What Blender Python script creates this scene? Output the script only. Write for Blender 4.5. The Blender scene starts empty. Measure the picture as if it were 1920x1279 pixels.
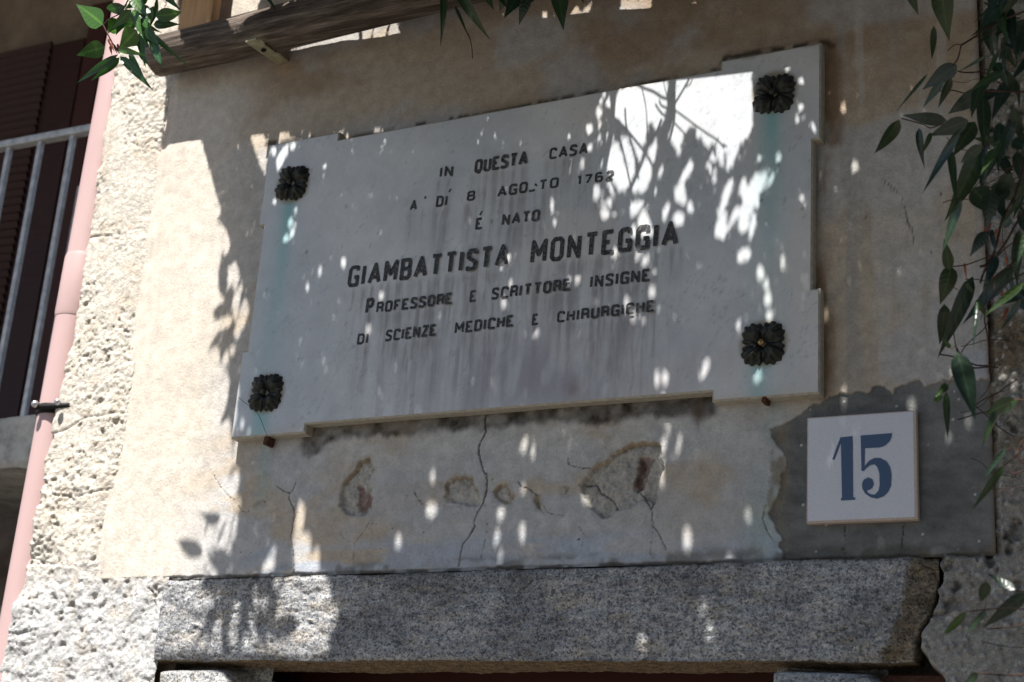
import bpy, bmesh, math, random
import numpy as np
from mathutils import Vector, Matrix
from mathutils.geometry import tessellate_polygon

# ------------------------------------------------------------------ camera, sky, sun, exposure
scene = bpy.context.scene
col = scene.collection
F_PX, PITCH, YAW, ROLL = 2968.0, math.radians(19.333), math.radians(27.722), math.radians(4.126)
CAM = Vector((0.0, -2.643, 1.6))
cp, sp, cy, sy = math.cos(PITCH), math.sin(PITCH), math.cos(YAW), math.sin(YAW)
FWD = Vector((-sy * cp, cy * cp, sp)); R0 = Vector((cy, sy, 0)); U0 = R0.cross(FWD)
RGT = R0 * math.cos(ROLL) + U0 * math.sin(ROLL); UPV = U0 * math.cos(ROLL) - R0 * math.sin(ROLL)
cam_d = bpy.data.cameras.new('camera'); cam = bpy.data.objects.new('camera', cam_d); col.objects.link(cam)
M = Matrix((RGT, UPV, -FWD)).transposed().to_4x4(); M.translation = CAM
cam.matrix_world = M
cam_d.sensor_width = 36; cam_d.lens = F_PX / 1920 * 36; cam_d.clip_end = 500; cam_d.clip_start = 0.05
cam_d.dof.use_dof = True; cam_d.dof.focus_distance = 3.0; cam_d.dof.aperture_fstop = 5.0
scene.camera = cam

TE = 1.8                                   # tangent of the sun's height over the wall's normal
ELEV = math.atan(TE)
world = bpy.data.worlds.new('World'); scene.world = world; world.use_nodes = True
wn = world.node_tree.nodes; wl = world.node_tree.links
sky = wn.new('ShaderNodeTexSky'); sky.sky_type = 'NISHITA'; sky.sun_disc = False
sky.sun_elevation = ELEV; sky.sun_rotation = math.radians(180); sky.air_density = 1.0; sky.dust_density = 1.0
wn['Background'].inputs['Strength'].default_value = 0.062
wl.new(sky.outputs[0], wn['Background'].inputs['Color'])
sd = bpy.data.lights.new('sun', 'SUN'); sd.energy = 5.0; sd.angle = math.radians(0.53); sd.color = (1.0, 0.955, 0.90)
sun = bpy.data.objects.new('sun', sd); col.objects.link(sun)
SUNV = Vector((0, -math.cos(ELEV), math.sin(ELEV)))
sun.rotation_euler = SUNV.to_track_quat('Z', 'Y').to_euler(); sun.location = (0, -4, 8)
scene.view_settings.view_transform = 'Standard'; scene.view_settings.look = 'None'
scene.view_settings.gamma = 1; scene.view_settings.use_curve_mapping = False
scene.view_settings.exposure = 1.16
scene.cycles.max_bounces = 8; scene.cycles.diffuse_bounces = 4; scene.cycles.use_denoising = True

# ------------------------------------------------------------------ helpers
def W(px, py, d=0.0):
    """world point that the photo pixel shows at distance d in front of the wall face (Y = -d)"""
    r = FWD * F_PX + RGT * (px - 960) + UPV * (639.5 - py)
    t = (-d - CAM.y) / r.y
    return CAM + r * t
def PX(p):
    v = Vector(p) - CAM; z = v.dot(FWD)
    return 960 + F_PX * v.dot(RGT) / z, 639.5 - F_PX * v.dot(UPV) / z
def XZ(pts, d=0.0): return np.array([(W(a, b, d).x, W(a, b, d).z) for a, b in pts])
rng = np.random.default_rng(7)
random.seed(7)

def hash2(ix, iy, seed):
    h = (ix.astype(np.int64) * 374761393 + iy.astype(np.int64) * 668265263 + seed * 1442695041) & 0xffffffff
    h = ((h ^ (h >> 13)) * 1274126177) & 0xffffffff
    h = ((h ^ (h >> 16)) * 2246822519) & 0xffffffff
    return ((h ^ (h >> 15)) & 0xffffff) / float(0xffffff)
def vnoise(x, y, seed=0):
    ix, iy = np.floor(x), np.floor(y); fx, fy = x - ix, y - iy
    fx = fx * fx * fx * (fx * (fx * 6 - 15) + 10); fy = fy * fy * fy * (fy * (fy * 6 - 15) + 10)
    a, b = hash2(ix, iy, seed), hash2(ix + 1, iy, seed); c, d = hash2(ix, iy + 1, seed), hash2(ix + 1, iy + 1, seed)
    return (a * (1 - fx) + b * fx) * (1 - fy) + (c * (1 - fx) + d * fx) * fy
def fbm(x, y, f, octv=4, seed=0, gain=.5):
    s = 0; a = 1; t = 0
    for i in range(octv):
        s = s + a * vnoise(x * f, y * f, seed + i * 17); t += a; a *= gain; f *= 2.03
    return s / t
def worley(x, y, f, seed=0):
    x = x * f; y = y * f; ix, iy = np.floor(x), np.floor(y); d1 = np.full(x.shape, 9.); idv = np.zeros(x.shape)
    for dx in (-1, 0, 1):
        for dy in (-1, 0, 1):
            cx, cyy = ix + dx, iy + dy
            px = cx + hash2(cx, cyy, seed); py = cyy + hash2(cx, cyy, seed + 5)
            d = np.hypot(x - px, y - py); m = d < d1
            idv = np.where(m, hash2(cx, cyy, seed + 9), idv); d1 = np.where(m, d, d1)
    return d1, idv
def sstep(a, b, x):
    t = np.clip((x - a) / (b - a), 0, 1); return t * t * (3 - 2 * t)
def inpoly(P, x, y):
    r = np.zeros(x.shape, bool); n = len(P)
    for i in range(n):
        x1, y1 = P[i]; x2, y2 = P[(i + 1) % n]
        if y1 == y2: continue
        c = ((y1 > y) != (y2 > y)); r ^= c & (x < (x2 - x1) * (y - y1) / (y2 - y1) + x1)
    return r
def segdist(P, x, y, closed=False):
    d = np.full(x.shape, 9.); n = len(P)
    for i in range(n if closed else n - 1):
        x1, y1 = P[i]; x2, y2 = P[(i + 1) % n]; L = (x2 - x1) ** 2 + (y2 - y1) ** 2 + 1e-12
        t = np.clip(((x - x1) * (x2 - x1) + (y - y1) * (y2 - y1)) / L, 0, 1)
        d = np.minimum(d, np.hypot(x - x1 - t * (x2 - x1), y - y1 - t * (y2 - y1)))
    return d
def sdf(P, x, y, pad=.06):
    """signed distance to a polygon, negative inside; only exact near it"""
    out = np.full(x.shape, pad); m = (x > P[:, 0].min() - pad) & (x < P[:, 0].max() + pad) & (y > P[:, 1].min() - pad) & (y < P[:, 1].max() + pad)
    if m.any():
        d = segdist(P, x[m], y[m], True); d = np.where(inpoly(P, x[m], y[m]), -d, d); out[m] = d
    return out
def ldist(P, x, y, pad=.03):
    out = np.full(x.shape, pad); m = (x > P[:, 0].min() - pad) & (x < P[:, 0].max() + pad) & (y > P[:, 1].min() - pad) & (y < P[:, 1].max() + pad)
    if m.any(): out[m] = np.minimum(segdist(P, x[m], y[m]), pad)
    return out
def mix(a, b, t): return a * (1 - t[..., None]) + np.asarray(b) * t[..., None]

def link(name, me, mat=None, parent=None, smooth=True):
    if mat: me.materials.append(mat)
    if smooth: me.polygons.foreach_set('use_smooth', [True] * len(me.polygons))
    o = bpy.data.objects.new(name, me); col.objects.link(o)
    if parent: o.parent = parent
    return o
def mesh_np(name, co, quads, mat, parent=None, colr=None, smooth=True):
    me = bpy.data.meshes.new(name); co = np.asarray(co, np.float32).reshape(-1, 3); quads = np.asarray(quads, np.int32)
    nf, k = quads.shape
    me.vertices.add(len(co)); me.vertices.foreach_set('co', co.ravel())
    me.loops.add(nf * k); me.loops.foreach_set('vertex_index', quads.ravel())
    me.polygons.add(nf); me.polygons.foreach_set('loop_start', np.arange(0, nf * k, k, dtype=np.int32))
    me.update(calc_edges=True)
    if colr is not None:
        a = me.color_attributes.new('tint', 'FLOAT_COLOR', 'POINT')
        c = np.ones((len(co), 4), np.float32); c[:, :3] = np.clip(colr.reshape(-1, 3), 0, 1); a.data.foreach_set('color', c.ravel())
    return link(name, me, mat, parent, smooth)
def grid_quads(nx, nz):
    i = np.arange(nz - 1)[:, None] * nx + np.arange(nx - 1)[None]
    return np.stack([i, i + 1, i + 1 + nx, i + nx], -1).reshape(-1, 4)
def empty(name, loc, label, cat, group=None):
    o = bpy.data.objects.new(name, None); col.objects.link(o); o.location = loc; o['label'] = label; o['category'] = cat
    if group: o['group'] = group
    o.empty_display_size = .05
    return o
def keep(o, parent):
    """parent without moving (children are modelled in world coordinates)"""
    o.parent = parent; o.matrix_parent_inverse = Matrix.Translation(-parent.location); return o
def bm_obj(name, bm, mat, parent=None, smooth=False):
    me = bpy.data.meshes.new(name); bm.to_mesh(me); bm.free(); o = link(name, me, mat, None, smooth)
    if parent: keep(o, parent)
    return o
def box(bm, c, s, rot=None, bev=0.0):
    r = bmesh.ops.create_cube(bm, size=1); vs = r['verts']
    m = Matrix.Translation(c) @ (rot or Matrix.Identity(4)) @ Matrix.Diagonal((*s, 1)); bmesh.ops.transform(bm, matrix=m, verts=vs)
    if bev: bmesh.ops.bevel(bm, geom=list({e for v in vs for e in v.link_edges}), offset=bev, segments=2, affect='EDGES', profile=.6)
def tube(pts, rad, n=8, cap=True):
    pts = [Vector(p) for p in pts]; V = []; Q = []
    if not hasattr(rad, '__len__'): rad = [rad] * len(pts)
    ref = Vector((0.31, 0.2, 0.93))
    for i, p in enumerate(pts):
        t = (pts[min(i + 1, len(pts) - 1)] - pts[max(i - 1, 0)]).normalized()
        a = t.cross(ref)
        if a.length < .1: a = t.cross(Vector((1, 0, 0)))
        a.normalize(); b = t.cross(a)
        for k in range(n):
            w = 2 * math.pi * k / n; V.append(p + (a * math.cos(w) + b * math.sin(w)) * rad[i])
    for i in range(len(pts) - 1):
        for k in range(n):
            Q.append((i * n + k, i * n + (k + 1) % n, (i + 1) * n + (k + 1) % n, (i + 1) * n + k))
    return V, Q
def tube_obj(name, pts, rad, mat, parent=None, n=8):
    V, Q = tube(pts, rad, n); m0 = len(V); V = V + V[:n] + V[m0 - n:]; F = list(Q) + [tuple(range(m0, m0 + n))[::-1], tuple(range(m0 + n, m0 + 2 * n))]
    me = bpy.data.meshes.new(name); me.from_pydata([tuple(v) for v in V], [], F); o = link(name, me, mat)
    me.polygons[len(F) - 1].use_smooth = False; me.polygons[len(F) - 2].use_smooth = False
    if parent: keep(o, parent)
    return o
def smooth_path(pts, k=4):
    P = [Vector(p) for p in pts]
    if len(P) < 3: return P
    out = []
    for i in range(len(P) - 1):
        a, b, c, d = P[max(i - 1, 0)], P[i], P[i + 1], P[min(i + 2, len(P) - 1)]
        for j in range(k):
            t = j / k; out.append(.5 * ((2 * b) + (c - a) * t + (2 * a - 5 * b + 4 * c - d) * t * t + (3 * b - a - 3 * c + d) * t ** 3))
    return out + [P[-1]]

# ------------------------------------------------------------------ materials
def mat(name, base=(.5, .5, .5), rough=.8, spec=.3, metal=0, attr=None):
    m = bpy.data.materials.new(name); m.use_nodes = True; nt = m.node_tree; b = nt.nodes['Principled BSDF']
    b.inputs['Base Color'].default_value = (*base, 1); b.inputs['Roughness'].default_value = rough
    b.inputs['Specular IOR Level'].default_value = spec; b.inputs['Metallic'].default_value = metal
    return m, nt, b
def N(nt, t, **kw):
    n = nt.nodes.new(t)
    for k, v in kw.items():
        if k in n.inputs: n.inputs[k].default_value = v
        else: setattr(n, k, v)
    return n
def noise(nt, scale, detail=4, rough=.6, vec=None, stretch=None):
    n = N(nt, 'ShaderNodeTexNoise', Scale=scale, Detail=detail, Roughness=rough)
    tc = N(nt, 'ShaderNodeTexCoord'); out = tc.outputs['Object']
    if stretch:
        mp = N(nt, 'ShaderNodeMapping'); mp.inputs['Scale'].default_value = stretch; nt.links.new(out, mp.inputs[0]); out = mp.outputs[0]
    nt.links.new(out, n.inputs['Vector']); return n
def ramp(nt, src, stops):
    r = N(nt, 'ShaderNodeValToRGB'); e = r.color_ramp.elements
    while len(e) < len(stops): e.new(.5)
    for i, (p, c) in enumerate(stops):
        e[i].position = p; e[i].color = (*c, 1) if len(c) == 3 else c
    nt.links.new(src, r.inputs[0]); return r
def mulc(nt, a, b, fac=1.0, mode='MULTIPLY'):
    m = N(nt, 'ShaderNodeMix', data_type='RGBA', blend_type=mode); m.inputs[0].default_value = fac
    nt.links.new(a, m.inputs[6]); nt.links.new(b, m.inputs[7]); return m.outputs[2]
def bump(nt, b, src, dist, strength=1.0, prev=None):
    n = N(nt, 'ShaderNodeBump', Strength=strength, Distance=dist); nt.links.new(src, n.inputs['Height'])
    if prev: nt.links.new(prev, n.inputs['Normal'])
    nt.links.new(n.outputs[0], b.inputs['Normal']); return n.outputs[0]
def attrc(nt):
    return N(nt, 'ShaderNodeVertexColor', layer_name='tint').outputs[0]
G = lambda v: (v, v, v)

def tinted(name, rough, grain_scale, lo, hi, bump_d, spec=.25, scale2=None, lo2=.9, hi2=1.08):
    m, nt, b = mat(name, rough=rough, spec=spec)
    n = noise(nt, grain_scale, 5, .65); r = ramp(nt, n.outputs[0], [(.3, G(lo)), (.7, G(hi))])
    c = mulc(nt, attrc(nt), r.outputs[0])
    if scale2:
        n2 = noise(nt, scale2, 3, .6); r2 = ramp(nt, n2.outputs[0], [(.35, G(lo2)), (.65, G(hi2))]); c = mulc(nt, c, r2.outputs[0])
    nt.links.new(c, b.inputs['Base Color']); bump(nt, b, n.outputs[0], bump_d)
    return m
M_plaster = tinted('plaster', .92, 190, .86, 1.1, .0016, scale2=38)
M_render = tinted('rough_render', .95, 240, .72, 1.16, .003, scale2=70, lo2=.8, hi2=1.12)
M_mortar = tinted('mortar', .93, 300, .6, 1.3, .003, scale2=90, lo2=.75, hi2=1.2)
M_marble = tinted('marble', .48, 120, .95, 1.03, .0002, spec=.35)
# granite: crystals of two sizes over the tint
M_granite, nt, b = mat('granite', rough=.8, spec=.3)
tc = N(nt, 'ShaderNodeTexCoord')
v = N(nt, 'ShaderNodeTexVoronoi', Scale=260.0); nt.links.new(tc.outputs['Object'], v.inputs['Vector'])
sx = N(nt, 'ShaderNodeSeparateColor'); nt.links.new(v.outputs['Color'], sx.inputs[0])
r1 = ramp(nt, sx.outputs[0], [(0, (.35, .37, .42)), (.18, (.55, .57, .6)), (.3, (.85, .87, .9)), (.75, (1.05, 1.05, 1.03)), (.9, (1.25, 1.2, 1.12))]); r1.color_ramp.interpolation = 'LINEAR'
v2 = N(nt, 'ShaderNodeTexVoronoi', Scale=560.0); nt.links.new(tc.outputs['Object'], v2.inputs['Vector'])
sx2 = N(nt, 'ShaderNodeSeparateColor'); nt.links.new(v2.outputs['Color'], sx2.inputs[0])
r2 = ramp(nt, sx2.outputs[0], [(0, G(.45)), (.2, G(.8)), (1, G(1.2))])
n3 = noise(nt, 42, 7, .78, stretch=(1, 1, 2.4)); r3 = ramp(nt, n3.outputs[0], [(.36, G(.52)), (.5, G(.95)), (.64, G(1.28))])
c = mulc(nt, mulc(nt, mulc(nt, attrc(nt), r1.outputs[0]), r2.outputs[0]), r3.outputs[0])
nt.links.new(c, b.inputs['Base Color'])
nb = noise(nt, 210, 4, .7); bump(nt, b, nb.outputs[0], .003)
M_paint_letter, nt, b = mat('letter_paint', rough=.7, spec=.25)
n = noise(nt, 260, 5, .7); r = ramp(nt, n.outputs[0], [(.34, (.012, .013, .015)), (.48, (.04, .042, .047)), (.66, (.15, .155, .16)), (.74, (.34, .35, .36))]); nt.links.new(r.outputs[0], b.inputs['Base Color'])
M_bronze, nt, b = mat('bronze', rough=.42, spec=.6, metal=.55)
n = noise(nt, 90, 5, .7); r = ramp(nt, n.outputs[0], [(.35, (.010, .011, .009)), (.6, (.035, .037, .030)), (.74, (.05, .08, .065))]); nt.links.new(r.outputs[0], b.inputs['Base Color'])
r = ramp(nt, n.outputs[0], [(.3, G(.3)), (.7, G(.62))]); nt.links.new(r.outputs[0], b.inputs['Roughness']); bump(nt, b, n.outputs[0], .002)
M_brass, _, _ = mat('old_brass', (.35, .24, .10), .3, .5, .9)
M_rust, nt, b = mat('rust', rough=.9); n = noise(nt, 200, 4); r = ramp(nt, n.outputs[0], [(.3, (.035, .015, .010)), (.7, (.11, .045, .025))]); nt.links.new(r.outputs[0], b.inputs['Base Color'])
M_thread, _, _ = mat('thread', (.03, .06, .07), .8)
M_tile, nt, b = mat('tile_glaze', (.62, .63, .68), .35, .5); n = noise(nt, 500, 2); r = ramp(nt, n.outputs[0], [(.3, (.56, .57, .62)), (.7, (.66, .67, .72))]); nt.links.new(r.outputs[0], b.inputs['Base Color']); bump(nt, b, n.outputs[0], .0006)
M_tileedge, nt, b = mat('tile_biscuit', (.50, .41, .35), .8); n = noise(nt, 300, 3); r = ramp(nt, n.outputs[0], [(.3, (.42, .34, .29)), (.7, (.56, .47, .40))]); nt.links.new(r.outputs[0], b.inputs['Base Color'])
M_blue, nt, b = mat('blue_enamel', (.018, .052, .13), .3, .5)
M_pipe, nt, b = mat('pink_pipe', (.66, .40, .38), .45, .4)
n = noise(nt, 6, 4, .6, stretch=(1, 1, .25)); r = ramp(nt, n.outputs[0], [(.3, (.45, .31, .30)), (.7, (.50, .36, .35))]); nt.links.new(r.outputs[0], b.inputs['Base Color'])
M_iron, nt, b = mat('black_iron', (.008, .008, .009), .6, .2)
M_bolt, _, _ = mat('zinc_bolt', (.45, .46, .48), .35, .5, .8)
M_log, nt, b = mat('weathered_log', rough=.88, spec=.2)
n = noise(nt, 14, 6, .65, stretch=(.35, 5, 5)); r = ramp(nt, n.outputs[0], [(.25, (.03, .022, .018)), (.45, (.085, .065, .052)), (.6, (.17, .14, .115)), (.75, (.30, .26, .22))])
n2 = noise(nt, 60, 4, .6, stretch=(.25, 4, 4)); r2 = ramp(nt, n2.outputs[0], [(.35, G(.55)), (.6, G(1.1))])
nt.links.new(mulc(nt, r.outputs[0], r2.outputs[0]), b.inputs['Base Color']); bump(nt, b, n2.outputs[0], .004)
M_post, nt, b = mat('oiled_post', rough=.6); n = noise(nt, 20, 5, .6, stretch=(4, 4, .4)); r = ramp(nt, n.outputs[0], [(.3, (.42, .22, .09)), (.7, (.60, .37, .18))]); nt.links.new(r.outputs[0], b.inputs['Base Color'])
M_strap, nt, b = mat('zinc_strap', rough=.45, spec=.5, metal=.5); n = noise(nt, 60, 4); r = ramp(nt, n.outputs[0], [(.3, (.28, .27, .17)), (.7, (.5, .48, .34))]); nt.links.new(r.outputs[0], b.inputs['Base Color'])
M_bark, nt, b = mat('vine_bark', rough=.85); n = noise(nt, 120, 4); r = ramp(nt, n.outputs[0], [(.3, (.022, .012, .009)), (.7, (.075, .04, .028))]); nt.links.new(r.outputs[0], b.inputs['Base Color'])
M_dry, _, _ = mat('dry_leaf', (.26, .07, .03), .8)
def leafmat(name, dark, light, trans):
    m, nt, b = mat(name, rough=.33, spec=.5)
    oi = N(nt, 'ShaderNodeObjectInfo'); n = noise(nt, 30, 3)
    ad = N(nt, 'ShaderNodeMath', operation='ADD'); nt.links.new(oi.outputs['Random'], ad.inputs[0]); nt.links.new(n.outputs[0], ad.inputs[1])
    hf = N(nt, 'ShaderNodeMath', operation='MULTIPLY'); hf.inputs[1].default_value = .5; nt.links.new(ad.outputs[0], hf.inputs[0])
    r = ramp(nt, hf.outputs[0], [(.25, dark), (.6, tuple(.5 * (p + q) for p, q in zip(dark, light))), (.85, light)])
    at = N(nt, 'ShaderNodeAttribute', attribute_name='rib'); rr = ramp(nt, at.outputs['Fac'], [(0, G(1)), (.8, G(1)), (1, (2.2, 2.0, 1.8))])
    al = N(nt, 'ShaderNodeAttribute', attribute_name='lc'); sp_ = N(nt, 'ShaderNodeSeparateXYZ'); nt.links.new(al.outputs['Vector'], sp_.inputs[0])
    ab = N(nt, 'ShaderNodeMath', operation='ABSOLUTE'); nt.links.new(sp_.outputs[1], ab.inputs[0])
    ml = N(nt, 'ShaderNodeMath', operation='MULTIPLY_ADD'); ml.inputs[1].default_value = -.10; nt.links.new(ab.outputs[0], ml.inputs[0]); nt.links.new(sp_.outputs[0], ml.inputs[2])
    m2 = N(nt, 'ShaderNodeMath', operation='MULTIPLY'); m2.inputs[1].default_value = 50; nt.links.new(ml.outputs[0], m2.inputs[0])
    sn_ = N(nt, 'ShaderNodeMath', operation='SINE'); nt.links.new(m2.outputs[0], sn_.inputs[0]); rv_ = ramp(nt, sn_.outputs[0], [(0, G(1)), (.85, G(1)), (1, G(1.12))])
    nl_ = noise(nt, 220, 4); bump(nt, b, sn_.outputs[0], .0004, .25)
    rl_ = ramp(nt, nl_.outputs[0], [(.3, G(.75)), (.68, G(1.15)), (.74, (1.5, 1.3, .8))])
    c = mulc(nt, mulc(nt, mulc(nt, r.outputs[0], rr.outputs[0]), rv_.outputs[0]), rl_.outputs[0]); nt.links.new(c, b.inputs['Base Color'])
    tr = N(nt, 'ShaderNodeBsdfTranslucent'); rg = N(nt, 'ShaderNodeRGB'); rg.outputs[0].default_value = (1.5, 1.9, .5, 1); tcol = mulc(nt, c, rg.outputs[0])
    nt.links.new(tcol, tr.inputs['Color'])
    ms = N(nt, 'ShaderNodeMixShader'); ms.inputs[0].default_value = trans
    nt.links.new(b.outputs[0], ms.inputs[1]); nt.links.new(tr.outputs[0], ms.inputs[2])
    nt.links.new(ms.outputs[0], nt.nodes['Material Output'].inputs['Surface'])
    return m
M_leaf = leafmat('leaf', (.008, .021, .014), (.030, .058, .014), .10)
M_leafsun = leafmat('sunlit_leaf', (.016, .060, .030), (.075, .17, .020), .25)  # brighter leaf copy: sunlight on the sprig painted into its colour
M_shutter, nt, b = mat('shutter_paint', rough=.6); n = noise(nt, 12, 4, stretch=(1, 1, 6)); r = ramp(nt, n.outputs[0], [(.3, (.024, .007, .006)), (.7, (.045, .012, .009))]); nt.links.new(r.outputs[0], b.inputs['Base Color'])
M_rail, nt, b = mat('galvanised_rail', rough=.5, metal=.2); n = noise(nt, 40, 4); r = ramp(nt, n.outputs[0], [(.3, (.33, .34, .35)), (.7, (.6, .6, .6))]); nt.links.new(r.outputs[0], b.inputs['Base Color'])
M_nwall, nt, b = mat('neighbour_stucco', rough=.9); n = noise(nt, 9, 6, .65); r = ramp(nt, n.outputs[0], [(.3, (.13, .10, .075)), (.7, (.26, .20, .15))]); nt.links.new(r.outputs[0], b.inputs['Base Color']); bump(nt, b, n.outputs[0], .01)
M_slab, nt, b = mat('balcony_stone', rough=.9); n = noise(nt, 16, 6, .7); r = ramp(nt, n.outputs[0], [(.3, (.20, .195, .175)), (.5, (.42, .41, .38)), (.72, (.58, .57, .53))]); nt.links.new(r.outputs[0], b.inputs['Base Color']); bump(nt, b, n.outputs[0], .008)
M_dark, _, _ = mat('dark_red_door', (.05, .012, .008), .6)
M_ground, nt, b = mat('paving', rough=.9); n = noise(nt, 4, 6, .6); r = ramp(nt, n.outputs[0], [(.3, (.10, .092, .08)), (.7, (.16, .145, .125))]); nt.links.new(r.outputs[0], b.inputs['Base Color'])
M_pot, _, _ = mat('terracotta', (.3, .12, .06), .8)

# ------------------------------------------------------------------ ground
me = bpy.data.meshes.new('ground'); S = 200
me.from_pydata([(-S, -S, 0), (S, -S, 0), (S, S, 0), (-S, S, 0)], [], [(0, 1, 2, 3)]); g = link('ground', me, M_ground, smooth=False); g['kind'] = 'structure'
# unseen house added behind the camera to block sky light, face turned from sun
M_opp, nt, b = mat('sky_block_stucco', rough=.9); n = noise(nt, 2, 5); r = ramp(nt, n.outputs[0], [(.3, (.20, .17, .13)), (.7, (.32, .27, .21))]); nt.links.new(r.outputs[0], b.inputs['Base Color'])
bm = bmesh.new(); box(bm, (5.9, -7.6, 3.4), (13, 3, 6.8)); bm_obj('wall', bm, M_opp); o = bpy.data.objects['wall']; o.name = 'sky_block_house'; o['label'] = 'plain stucco house added unseen to block sky light'; o['category'] = 'house'

# ------------------------------------------------------------------ house
house = empty('stone_house', (-1.4, 0.3, 0), 'old plastered house front with rough render, patched cement, chipped spots and a granite door lintel', 'house')

# -- smooth plaster panel, everything that has depth is in the grid
xs = np.arange(-2.375, -0.463, .0021)
zs = np.concatenate([np.arange(2.186, 2.50, .0021), np.arange(2.50, 3.62, .0056)])
X, Z = np.meshgrid(xs, zs)
wx = (fbm(X, Z, 14, 3, 3) - .5); wz = (fbm(X, Z, 14, 3, 8) - .5)
jx = X + (fbm(X, Z, 70, 3, 33) - .5) * .012; jz = Z + (fbm(X, Z, 70, 3, 44) - .5) * .012
Yd = np.zeros_like(X)
Yd += (fbm(X, Z, 3.2, 4, 1) - .5) * .010 + (fbm(X, Z, 26, 4, 2) - .5) * .0022 + (fbm(X, Z * .35, 90, 3, 5) - .5) * .0007
tan = np.array([.45, .385, .305]); wash = np.array([.44, .44, .44]); cream = np.array([.56, .51, .44]); brown = np.array([.33, .25, .175])
C = np.broadcast_to(tan, X.shape + (3,)).copy()
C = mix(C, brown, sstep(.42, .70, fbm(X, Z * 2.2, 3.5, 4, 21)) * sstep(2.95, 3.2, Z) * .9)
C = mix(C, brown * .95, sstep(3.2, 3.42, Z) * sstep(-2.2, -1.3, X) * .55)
C = mix(C, wash, sstep(.45, .62, fbm(X, Z * 1.3, 4.2, 5, 31)) * .75)
C = mix(C, wash * 1.02, sstep(2.50, 2.40, Z) * sstep(.36, .56, fbm(X, Z * 2.5, 7, 5, 41)) * .9)
streak = fbm(X, Z * .07, 26, 4, 51)
C = mix(C, (.34, .33, .31), sstep(.52, .68, streak) * sstep(-.80, -.72, X) * .6)
C = mix(C, (.50, .49, .47), sstep(.40, .28, streak) * sstep(-.80, -.70, X) * .5)
C = mix(C, cream, sstep(-2.02, -2.22, X) * .9)
C = mix(C, (.62, .47, .40), sstep(.55, .72, fbm(X, Z * .25, 16, 3, 57)) * sstep(-2.1, -2.25, X) * .4)
C = mix(C, (.38, .42, .48), sstep(2.262, 2.225, Z + wz * .03) * sstep(-2.05, -1.9, X) * sstep(.3, .5, fbm(X, Z * 3, 9, 4, 61)) * .8)
# wash halo and mould around the plaque
C = mix(C, (.52, .51, .48), sstep(.10, .0, np.abs(Z + wz * .04 - 2.44)) * sstep(-1.9, -1.7, X) * sstep(-.8, -1.0, X) * sstep(.35, .6, fbm(X, Z * 2, 16, 5, 66)) * .8)
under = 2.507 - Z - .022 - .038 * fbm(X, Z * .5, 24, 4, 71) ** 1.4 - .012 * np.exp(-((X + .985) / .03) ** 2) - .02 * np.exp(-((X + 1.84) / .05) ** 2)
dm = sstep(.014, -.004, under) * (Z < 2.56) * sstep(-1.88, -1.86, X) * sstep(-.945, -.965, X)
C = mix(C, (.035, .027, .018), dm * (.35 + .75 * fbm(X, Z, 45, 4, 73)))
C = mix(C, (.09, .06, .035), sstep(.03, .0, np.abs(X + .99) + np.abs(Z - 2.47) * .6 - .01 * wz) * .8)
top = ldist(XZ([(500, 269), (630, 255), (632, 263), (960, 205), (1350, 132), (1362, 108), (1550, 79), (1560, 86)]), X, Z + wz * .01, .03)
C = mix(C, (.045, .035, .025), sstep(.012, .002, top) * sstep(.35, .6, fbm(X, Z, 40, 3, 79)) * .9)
sd_ = ldist(XZ([(1560, 90), (1562, 262), (1538, 275), (1532, 535), (1552, 545), (1550, 735)]), X, Z + wz * .01, .05)
C = mix(C, (.20, .115, .055), sstep(.032, .004, sd_) * sstep(.3, .6, fbm(X, Z * .3, 30, 4, 83)) * .75)
# copper green run-off under the plaque's lower left and right corner
for (cx_, cz_, sw, sh, am) in ((W(495, 880).x, 2.42, .018, .07, .55), (W(1450, 780).x, 2.45, .02, .05, .35), (W(1430, 1000).x, 2.26, .035, .09, .45)):
    C = mix(C, (.30, .42, .40), np.exp(-((X - cx_ + wx * .03) / sw) ** 2 - ((Z - cz_) / sh) ** 2) * am)
# grey cement patch round the number tile
patch = XZ([(1445, 806), (1470, 795), (1500, 776), (1515, 765), (1535, 757), (1560, 742), (1576, 735), (1600, 733), (1626, 732), (1636, 724), (1655, 722), (1662, 732), (1672, 737), (1674, 724), (1700, 718), (1726, 714), (1735, 722), (1760, 716), (1800, 709), (1852, 712), (1905, 760), (1905, 1060), (1470, 1060), (1462, 1010), (1455, 990), (1440, 965), (1450, 950), (1462, 910), (1474, 870), (1470, 845), (1452, 832)])
ps = sdf(patch, jx, jz); pm = sstep(.0012, -.0012, ps)
C = mix(C, (.16, .163, .16), pm); C = C * (1 + pm[..., None] * (.7 * (fbm(X, Z, 7, 5, 91) - .5) + .5 * (fbm(X * .4 + Z, Z - X * .3, 45, 3, 92) - .5))[..., None]); Yd += pm * (fbm(X * .5, Z, 28, 4, 94) - .5) * .003
C = mix(C, (.22, .20, .165), pm * sstep(-.80, -.835, X) * .6)
C = mix(C, (.26, .25, .225), pm * sstep(.62, .72, fbm(X, Z, 9, 4, 93)) * .35 * sstep(2.45, 2.5, Z))
C = mix(C, (.55, .55, .53), pm * (hash2(np.floor(X * 260), np.floor(Z * 260), 4) > .9965) * .8)
Yd += pm * .0038 + sstep(.004, -.001, ps) * .0006
wp = XZ([(1795, 668), (1808, 658), (1850, 655), (1850, 700), (1812, 715), (1800, 695)]); C = mix(C, (.42, .44, .48), sstep(.004, -.004, sdf(wp, jx, jz)) * .7)
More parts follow.
